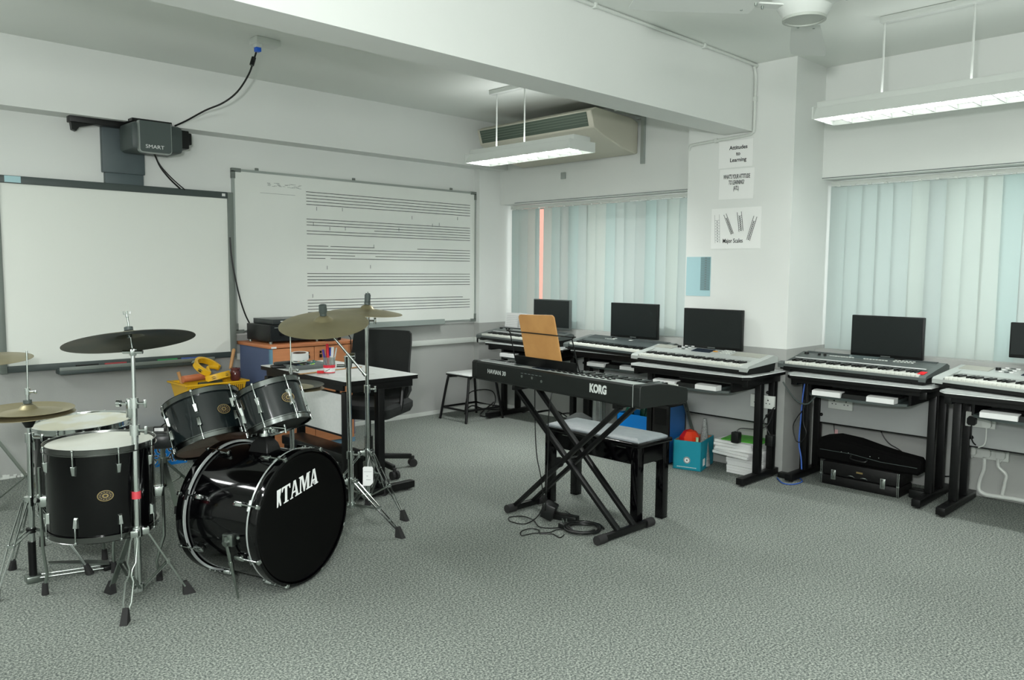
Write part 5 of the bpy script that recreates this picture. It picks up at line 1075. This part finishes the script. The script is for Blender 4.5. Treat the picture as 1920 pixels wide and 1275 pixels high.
# stands ----------------------------------------------------------
def stand(label, base, tilt_top, hts, rad, feet_ang, style='double', tubes=((0, .014),), red=False, low=.05):
    """tripod stand: base point on floor, top point, collar height, lower collar height, tube joints"""
    t = thing('cymbal_stand', label, 'stand', base); o = V(base); top = V(tilt_top) - o; hc = hts
    ax_ = top.normalized(); at_ = lambda z: ax_ * (z / ax_.z)
    zs = [low] + [z for z, r in tubes[1:]] + [top.z]; rs = [r for z, r in tubes]
    for k in range(len(rs)):
        q = B(); q.cyl(at_(zs[k]), at_(zs[k + 1]), rs[k]); q.done('tube', CHROME, t)
        if k:
            q = B(); q.cyl(at_(zs[k] - .03), at_(zs[k] + .012), rs[k - 1] + .006); q.cyl(at_(zs[k] - .01), at_(zs[k] - .01) + RX * .045, .006); q.box(at_(zs[k] - .01) + RX * .045, (.012, .012, .035), bev=.003); q.done('height_clamp', CHROME, t)
    q = B(); q.cyl(at_(hc - .02), at_(hc + .02), rs[0] + .010); 
    for a in feet_ang: q.box(at_(hc) + V((math.cos(a), math.sin(a), 0)) * .03, (.03, .03, .03), rz=a, bev=.004)
    q.done('leg_collar', CHROME, t)
    q = B(); q.cyl(at_(low + .0), at_(low + .03), rs[0] + .008); lc = q.done('lower_collar', CHROME, t)
    if red: q = B(); q.cyl(at_(hc + .135), at_(hc + .165), rs[0] + .004); q.box(at_(hc + .15) - RX * .05, (.03, .02, .02), bev=.003); q.done('red_band', mat('red_white_band', (190, 60, 70), .4), t)
    for a in feet_ang:
        d_ = V((math.cos(a), math.sin(a), 0)); sd = V((-d_.y, d_.x, 0)); p0 = at_(hc) + d_ * .035; p1 = d_ * (rad - .012) + V((0, 0, .035)); mid = p0.lerp(p1, .55)
        q = B()
        if style == 'double':
            for s_ in (-1, 1): q.tube([p0 + sd * s_ * .014, mid + sd * s_ * .013, p1 + sd * s_ * .005], .0042, seg=6)
            q.box(mid, (.014, .034, .014), rz=a)
            for f_ in (.25, .8): q.bar(p0.lerp(p1, f_) - sd * .013, p0.lerp(p1, f_) + sd * .013, .01, .006)
        elif style == 'flat' and a == feet_ang[1]:
            for s_ in (-1, 1): q.tube([p0 + sd * s_ * .006, p0.lerp(p1, .1) + sd * s_ * .013, p0.lerp(p1, .38) + sd * s_ * .015, p0.lerp(p1, .46) + sd * s_ * .005, p0.lerp(p1, .54) + sd * s_ * .005, p0.lerp(p1, .62) + sd * s_ * .015, p0.lerp(p1, .88) + sd * s_ * .015, p1 + sd * s_ * .004], .0035, seg=6)
        elif style == 'flat': q.bar(p0, p1, .024, .006, sd); q.box(mid, (.014, .030, .014), rz=a)
        lg_ = q.done('leg', CHROME if style == 'double' else CHROMED, t)
        q = B()
        for s_ in (-1, 1): q.bar(at_(low + .015) + d_ * .018 + sd * s_ * .010, mid + sd * s_ * .010, .012, .003, sd)
        q.done('brace', CHROMED, lg_)
        q = B(); q.rings([[d_ * (rad - .02) + sd * .014 + V((0, 0, 0)), d_ * (rad + .03) + sd * .014, d_ * (rad + .03) - sd * .014, d_ * (rad - .02) - sd * .014], [p1 + sd * .010 - d_ * .008 + V((0, 0, .018)), p1 + sd * .010 + d_ * .008 + V((0, 0, .022)), p1 - sd * .010 + d_ * .008 + V((0, 0, .022)), p1 - sd * .010 - d_ * .008 + V((0, 0, .018))]]); q.done('rubber_foot', BLACKR, lg_)
    return t, o, at_
def wing(par, o, p, ax_, m=CHROME):
    q = B(); q.cyl(p - o, p + ax_ * .012 - o, .006); q.bar(p + ax_ * .012 - RX * .012 - o, p + ax_ * .012 + RX * .012 - o, .006, .004); q.bar(p + ax_ * .012 - RX * .012 - o, p + ax_ * .024 - RX * .014 - o, .006, .004); q.bar(p + ax_ * .012 + RX * .012 - o, p + ax_ * .024 + RX * .014 - o, .006, .004); q.done('wing_nut', m, par)
# left crash
b0 = V((1.085, 3.316, 0)); cc, ca = scr(243, 633, 3.22, -.12, .99, .17)
tl0 = cc - ca * .05 ; topp = at_d(249, 660, 3.22)
st, o, at_ = stand('chrome tripod stand in front carrying the dark tilted cymbal', b0, topp, .295, .19, [math.atan2(3.498 - 3.316, 1.033 - 1.085), math.atan2(3.158 - 3.316, .981 - 1.085), math.atan2(3.278 - 3.316, 1.27 - 1.085)], 'flat', ((0, .014), (.72, .0115), (.83, .008)), red=True)
q = B(); q.cyl(topp - o, topp + ca * .012 - o, .012); q.cyl(topp - RX * .04 - o, topp + RX * .04 - o, .008); q.box(topp + RX * .0 - o, (.025, .02, .03), bev=.004); q.done('tilter', CHROME, st)
q = B(); q.cyl(topp - o, cc + ca * .11 - o, .0038); q.cyl(cc - ca * .0 - o, cc + ca * .02 - o, .009); q.done('cymbal_rod', CHROMED, st); wing(st, o, cc + ca * .085, ca)
q = B(); p = b0 + at_(.80) ; q.box(p - RX * .015 - o, (.03, .03, .08), bev=.005); q.cyl(p - RX * .03 + V((0, 0, .02)) - o, p - RX * .06 + V((0, 0, .02)) - o, .006); q.cyl(p - RX * .055 + V((0, 0, .02)) - o, p - RX * .07 + V((0, 0, .02)) - o, .014); q.done('boom_clamp', CHROME, st)
cymbal('large tarnished cymbal seen from below, tilted on the front chrome stand', cc, ca, .50, BRONZED)
# ride on boom stand
bB = V((2.27, 3.58, 0)); dB = 4.13; tb = at_d(653, 668, dB)
sB, o, at_ = stand('chrome boom stand leaning its arm out beside the bass drum', bB, tb, .245, .345, [math.radians(a) for a in (-78, 42, 162)], 'double', ((0, .0145), (.40, .013)), low=.10)
rc, ra = scr(607, 602, 4.02, -.077, .997, -.31)
q = B(); q.cyl(tb - V((0, 0, .06)) - o, tb - o, .018, .024); q.cyl(tb - RX * .01 - o, tb + RX * .035 - o, .017); q.cyl(tb - V((0, 0, .05)) - RX * .02 - o, tb - V((0, 0, .05)) - RX * .06 - o, .008); q.done('tilter', CHROME, sB)
bm0 = at_d(681, 699, dB - .05); bm1 = at_d(617, 622, 4.04); q = B(); q.cyl(bm0 - o, bm1 - o, .0065); q.cyl(bm0 - o, bm0 + (bm0 - bm1).normalized() * .02 - o, .009); bo = q.done('boom_arm', CHROME, sB)
q = B(); q.cyl(bm1 - o, rc - ra * .01 - o, .008); q.cyl(rc - ra * .01 - o, rc + ra * .075 - o, .0038); q.done('cymbal_rod', CHROMED, sB)
cymbal('large gold cymbal tilted toward the room on the boom stand', rc, ra, .45, BRONZE)
q = B(); q.lathe([(.019, .045), (.021, .05), (.019, .085), (.012, .088)], 20); o2 = q.done('rubber_cap', DGREY, sB); o2.matrix_world = dframe(rc, ra); o2.parent = sB; o2.matrix_parent_inverse = sB.matrix_world.inverted() if False else Matrix.Translation(-V(bB))
# straight stand A
bA = V((2.49, 3.755, 0)); dA = 4.36; cA, aA = scr(688, 581, dA, .05, .998, -.10)
sA, o, at_ = stand('tall straight chrome stand with a white tag, before the white table', bA, cA - aA * .02, .34, .30, [math.radians(a) for a in (-83, 37, 157)], 'double', ((0, .0125), (.715, .0105), (1.10, .006)), low=.07)
q = B(); q.cyl(cA - aA * .02 - o, cA + aA * .10 - o, .004); q.cyl(cA - aA * .045 - o, cA - aA * .01 - o, .011); q.done('tilter', CHROMED, sA)
q = B(); q.cyl(cA + aA * .046 - o, cA + aA * .085 - o, .016, .017); q.cyl(cA + aA * .085 - o, cA + aA * .092 - o, .013); q.done('rubber_cap', DGREY, sA)
cymbal('small gold cymbal on the tall straight stand, before the stave board', cA, aA, .39, BRONZE)
tg = thing('price_tag', 'white paper tag hanging on the straight cymbal stand', 'tag', at_d(690, 893, dA - .04)); o_ = V(tg.location)
q = B(); q.M = axes(RX, UX, -FX, (0, 0, 0)); q.prism([(-.028, -.052), (.012, -.052), (.028, -.035), (.028, .045), (.022, .053), (-.022, .053), (-.028, .047)], 0, .0012, 'XY'); q.done('card', PAPER, tg, smooth=False)
q = B(); q.M = axes(RX, UX, -FX, (0, 0, 0)); q.b2((-.008, .0, .0012), (.0, .002, .0018)); q.b2((-.010, -.02, .0012), (.014, -.0185, .0018)); q.b2((-.022, .025, .0012), (.02, .026, .0018)); q.done('print', INK, tg, smooth=False)
q = B(); q.tube([UX * .05, UX * .065, UX * .08 + FX * .02, UX * .10 + FX * .05], .001); q.done('string', PAPER, tg)
# hi-hats
def hihat(label, base, cx, ax_, d, rodtop, feet, rad, hc, low_gap=.03, pedal=None):
    t = thing('hi_hat_stand', label, 'stand', base); o = V(base); c = V(cx)
    q = B(); q.cyl((0, 0, .05), V((c.x, c.y, c.z - .12)) - o, .0125); q.cyl(V((c.x, c.y, c.z - .12)) - o, V((c.x, c.y, c.z - low_gap - .02)) - o, .010); q.done('tube', CHROME, t)
    q = B(); q.cyl(V((c.x, c.y, c.z - .14)) - o, V((c.x, c.y, c.z - .10)) - o, .019); q.cyl(V((c.x, c.y, c.z - .12)) - o, V((c.x, c.y, c.z - .12)) + RX * .05 - o, .006); q.box(V((c.x, c.y, c.z - .12)) + RX * .055 - o, (.012, .02, .035), bev=.004); q.done('height_clamp', CHROME, t)
    q = B(); q.cyl(V((c.x, c.y, c.z - .075)) - o, V((c.x, c.y, c.z - .045)) - o, .014, .030); q.cyl(V((c.x, c.y, c.z - .045)) - o, V((c.x, c.y, c.z - .035)) - o, .030); q.done('seat_cup', BLACK, t)
    q = B(); q.cyl(V((c.x, c.y, c.z - .04)) - o, V(rodtop) - o, .0035); q.done('pull_rod', CHROMED, t)
    q = B(); q.cyl(c + ax_ * .030 - o, c + ax_ * .040 - o, .012); q.cyl(c + ax_ * .040 - o, c + ax_ * .07 - o, .007); q.cyl(c + ax_ * .068 - o, c + ax_ * .095 - o, .0115); q.cyl(c + ax_ * .08 - o, c + ax_ * .08 + RX * .03 - o, .005); q.box(c + ax_ * .08 + RX * .034 - o, (.01, .02, .016), bev=.003); q.done('clutch', CHROME, t)
    q = B(); q.cyl((0, 0, hc - .02), (0, 0, hc + .02), .022); q.done('leg_collar', CHROME, t); q = B(); q.cyl((0, 0, hc - .14), (0, 0, hc - .12), .020); q.cyl((0, 0, .0), (0, 0, hc - .18), .016); q.done('lower_collar', BLACKM, t)
    for a in feet:
        d_ = V((math.cos(a), math.sin(a), 0)); sd = V((-d_.y, d_.x, 0)); p0 = d_ * .03 + V((0, 0, hc)); p1 = d_ * (rad - .012) + V((0, 0, .035)); mid = p0.lerp(p1, .5); q = B()
        for s_ in (-1, 1): q.tube([p0 + sd * s_ * .013, mid + sd * s_ * .013, p1 + sd * s_ * .005], .004, seg=6)
        q.box(mid, (.012, .032, .012), rz=a); lg_ = q.done('leg', CHROME, t)
        q = B()
        for s_ in (-1, 1): q.bar(V((0, 0, hc - .13)) + d_ * .018 + sd * s_ * .01, mid + sd * s_ * .01, .011, .003, sd)
        q.done('brace', CHROMED, lg_)
        q = B(); q.cyl(p1 + V((0, 0, .012)) - d_ * .004, d_ * rad + V((0, 0, .0)), .011, .018, 10); q.done('rubber_foot', BLACKR, lg_)
    if pedal is not None:
        pe = V(pedal) - o; pd = V((pe.x, pe.y, 0)).normalized(); sd = V((-pd.y, pd.x, 0)); q = B(); q.rings([[pd * .06 + sd * .012 + V((0, 0, .075)), pd * .06 - sd * .012 + V((0, 0, .075)), pd * .06 - sd * .012 + V((0, 0, .07)), pd * .06 + sd * .012 + V((0, 0, .07))], [pe * .75 + sd * .03 + V((0, 0, .045)), pe * .75 - sd * .03 + V((0, 0, .045)), pe * .75 - sd * .03 + V((0, 0, .04)), pe * .75 + sd * .03 + V((0, 0, .04))], [pe + sd * .025 + V((0, 0, .03)), pe - sd * .025 + V((0, 0, .03)), pe - sd * .025 + V((0, 0, .024)), pe + sd * .025 + V((0, 0, .024))]]); q.done('footboard', CHROMED, t)
        q = B(); q.b2(pe - V((.03, .03, pe.z)), pe + V((.03, .03, .022 - pe.z)), .004); q.done('heel_plate', BLACK, t)
        q = B()
        for s_ in (-1, 1): q.tube([sd * s_ * .022 + V((0, 0, .02)), pe * .95 + sd * s_ * .022 + V((0, 0, .012 - pe.z))], .0035)
        q.b2((-.03, -.03, 0), (.03, .03, .03), .004); q.done('base_frame', CHROMED, t)
    return t
bh = V((.81, 3.87, 0)); dh = (bh - V((0, 0, H))).dot(FX); hc_ = at_d(53, 769, 3.40); hc_ = V((hc_.x, hc_.y, hc_.z))
hh = hihat('chrome hi-hat stand with foot pedal at the far left of the kit', (hc_.x - .01, hc_.y + .0, 0), hc_, V((0, 0, 1)), 3.4, at_d(50, 658, 3.40), [math.radians(a) for a in (-21, 99, 219)], .22, .36, pedal=(1.12, 3.80, 0))
cymbal('upper hi-hat cymbal at the far left of the kit, bell showing', hc_, V((-.03, .0, 1)), .36, BRONZE, name='hi_hat_cymbal'); cymbal('lower hi-hat cymbal at the far left, hidden beneath its pair', hc_ - V((0, 0, .012)), V((0, .02, -1)), .355, BRONZE, name='hi_hat_cymbal')
h2 = at_d(546, 722, 4.25)
hihat('chrome hi-hat stand behind the smaller hanging tom', (h2.x, h2.y, 0), h2, V((0, 0, 1)), 4.2, at_d(544, 608, 4.25), [math.radians(a) for a in (-60, 60, 180)], .22, .30)
cymbal('upper hi-hat cymbal behind the smaller tom, under the table edge', h2, V((.02, 0, 1)), .35, BRONZE, name='hi_hat_cymbal'); cymbal('lower hi-hat cymbal behind the smaller tom', h2 - V((0, 0, .014)), V((.0, .03, -1)), .345, BRONZED, name='hi_hat_cymbal')
# cymbal cut by the left edge
fc = at_d(-27, 668, 4.35); fb = V((fc.x, fc.y, 0))
sF, o, at_ = stand('chrome stand mostly outside the left edge of the photo', fb, fc - V((0, 0, .02)), .42, .33, [math.radians(a) for a in (-42, 78, 198)], 'flat', ((0, .0125), (.6, .009)))
cymbal('grey-gold cymbal cut off by the left edge of the photo', fc, V((-.05, -.06, 1)), .455, BRONZE)
# throne
tc_ = at_d(304, 806, 4.60)
t = thing('drum_throne', 'round black drum stool behind the front floor tom', 'stool', (tc_.x, tc_.y, 0)); zt = tc_.z
q = B(); q.lathe([(.13, zt - .085), (.165, zt - .075), (.172, zt - .03), (.165, zt - .008), (.14, zt), (.001, zt + .002)], 40); q.done('seat', mat('black_vinyl', (40, 43, 43), .35), t)
q = B(); q.cyl((0, 0, .14), (0, 0, zt - .085), .014); q.cyl((0, 0, .10), (0, 0, .26), .019); q.cyl((0, 0, .24), (0, 0, .27), .026); q.bar(V((0, 0, .255)) - RX * .04, V((0, 0, .255)) + RX * .04, .008, .008); q.done('post', CHROMED, t)
for a in (-95, 25, 145):
    d_ = V((math.cos(math.radians(a)), math.sin(math.radians(a)), 0)); sd = V((-d_.y, d_.x, 0)); p0 = V((0, 0, .24)) + d_ * .02; p1 = d_ * .25 + V((0, 0, .03)); q = B(); q.bar(p0, p1, .026, .005, sd); lg_ = q.done('leg', CHROMED, t)
    q = B(); q.bar(V((0, 0, .10)) + d_ * .015, p0.lerp(p1, .55), .016, .003, sd); q.done('brace', CHROMED, lg_); q = B(); q.cyl(p1 + V((0, 0, .01)), d_ * .26, .013, .02, 10); q.done('rubber_foot', BLACKR, lg_)
t = thing('tagged_strap', 'small black strap with a white label on the drum stool', 'strap', at_d(300, 799, 4.52)); t.location.z = zt + .003
q = B(); q.box((0, 0, .018), (.07, .02, .03), rz=-.6, bev=.004); q.done('buckle', BLACK, t)
q = B(); q.box(V((0, 0, .016)) - FX * .014, (.05, .003, .018), rz=-.6); q.done('label', PAPER, t)
q = B(); q.tube([V((0, 0, .025)), RX * .03 + V((0, 0, .05)), RX * .06 + V((0, 0, .04)), RX * .07 + V((0, 0, .01))], .004, smooth=4); q.done('loop', BLACK, t)
# blue box behind the throne
t = thing('blue_box', 'bright blue box with ROCK STAR lettering on the floor by the board wall', 'box', (2.06, 5.68, 0)); t.rotation_euler = (0, 0, .0)
q = B(); q.b2((-.20, -.12, 0), (.115, .16, .155)); q.done('carton', BLUEB, t)
for off_, m_, dz_ in ((.0022, PAPER, 0), (0, INK, .0008)):
    o2 = text_obj('lettering', 'ROCK\nSTAR', .082, m_, t, facing_negy((-.03, -.1205 - dz_, .085)), off=.0004 + off_ * 1.0, shear=.25, ext=.0004, sp=1.12, ls=.85)
q = B(); q.M = facing_negy((-.12, -.121, .035)); q.ringl([(.012, 0), (.02, 0), (.02, .001), (.012, .001)], 20); q.done('emblem', PAPER, t)
# basket of percussion
t = thing('plinth_stool', 'plain black stool hidden behind the toms, holding the yellow basket', 'stool', (2.37, 5.62, 0)); q = B(); q.b2((-.19, -.14, .37), (.19, .14, .40), .006); q.done('seat', BLACK, t)
for sx_ in (-1, 1):
    for sy_ in (-1, 1): q = B(); q.b2((sx_ * .15 - .015, sy_ * .10 - .015, 0), (sx_ * .15 + .015, sy_ * .10 + .015, .37)); q.done('leg', BLACKM, t)
t = thing('plastic_basket', 'yellow slotted plastic basket of small percussion by the board wall', 'basket', (2.37, 5.62, .401))
q = B()
def rect(w_, d_, z): return [(-w_, -d_, z), (w_, -d_, z), (w_, d_, z), (-w_, d_, z)]
q.rings([rect(.185, .13, 0), rect(.215, .15, .15), rect(.235, .165, .152), rect(.235, .165, .162), rect(.205, .145, .16), rect(.18, .125, .006)]); bk = q.done('tub', YEL, t)
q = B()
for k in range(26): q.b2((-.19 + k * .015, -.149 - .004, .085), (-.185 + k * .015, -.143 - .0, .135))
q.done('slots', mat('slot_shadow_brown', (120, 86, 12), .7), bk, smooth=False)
bz = .401 + .14; bo_ = V((2.37, 5.62, 0))
def tamb(lab, c, tilt, ang, half=True):
    t = thing('tambourine', lab, 'tambourine', c, ang, 'yellow tambourines in the basket'); t.rotation_euler = (tilt[0], tilt[1], ang); r0, r1, hh_ = .085, .105, .042; n = 30; span = PI * 1.35
    rg_ = []
    for k in range(n + 1):
        a = span * k / n; rg_.append([(r0 * math.cos(a), r0 * math.sin(a), 0), (r1 * math.cos(a), r1 * math.sin(a), 0), (r1 * math.cos(a), r1 * math.sin(a), hh_), (r0 * math.cos(a), r0 * math.sin(a), hh_)])
    q = B(); q.rings(rg_); q.tube([(r0 * .98, 0, hh_ / 2), (0, -.0, hh_ / 2), (r0 * math.cos(span), r0 * math.sin(span), hh_ / 2)], .013, smooth=5); q.done('frame', YEL, t)
    for k in range(4):
        a = span * (k + .6) / 4.3
        for z_ in (.012, .024): q = B(); q.M = Matrix.Translation((r1 * .965 * math.cos(a), r1 * .965 * math.sin(a), z_)); q.lathe([(.018, 0), (.008, .004), (.002, .005)], 14); q.done('jingle', CHROMED, t)
tamb('lower yellow tambourine lying on the basket rim', bo_ + V((.03, -.06, bz + .03)), (.25, .05), PI + .5)
tamb('upper yellow tambourine propped on the lower one', bo_ + V((-.01, -.0, bz + .10)), (.55, .15), .3)
q = B(); q.cyl((-.10, 0, 0), (.06, 0, 0), .025); q.cyl((.06, 0, 0), (.09, 0, 0), .016); o = q.done('wood_block', mat('red_brown_wood', (190, 112, 74), .35)); o.location = bo_ + V((-.10, -.03, bz + .055)); o.rotation_euler = (0, -.04, .1); tag(o, 'reddish wooden tube block across the basket rim', 'percussion block')
q = B(); q.cyl((0, 0, 0), (.03, 0, .14), .012, .013); q.cyl((.03, 0, .14), (.032, 0, .15), .013, .006); o = q.done('turned_stick', WOODL); o.location = bo_ + V((.175, .02, bz + .09)); tag(o, 'wooden stick handle standing up at the right of the basket', 'stick')
q = B(); q.cyl((.02, 0, 0), (-.015, 0, .13), .010, .012); o = q.done('wooden_stick', WOODL); o.location = bo_ + V((-.20, .0, bz - .03)); tag(o, 'pale wooden stick poking up at the left of the basket', 'stick')
q = B(); q.lathe([(.03, 0), (.036, .01), (.036, .065), (.028, .078), (.034, .08), (.034, .092), (.02, .095)], 24); o = q.done('glass_jar', JAR); o.location = bo_ + V((.185, -.04, bz + .01)); tag(o, 'dark red glass jar at the right end of the basket', 'jar')
q = B(); q.cyl((-.08, 0, 0), (.09, 0, .0), .012, .018); o = q.done('dark_stick', mat('dark_olive_plastic', (56, 60, 40), .5)); o.location = bo_ + V((-.04, -.11, bz + .018)); tag(o, 'dark olive shaker lying at the front of the basket', 'shaker')
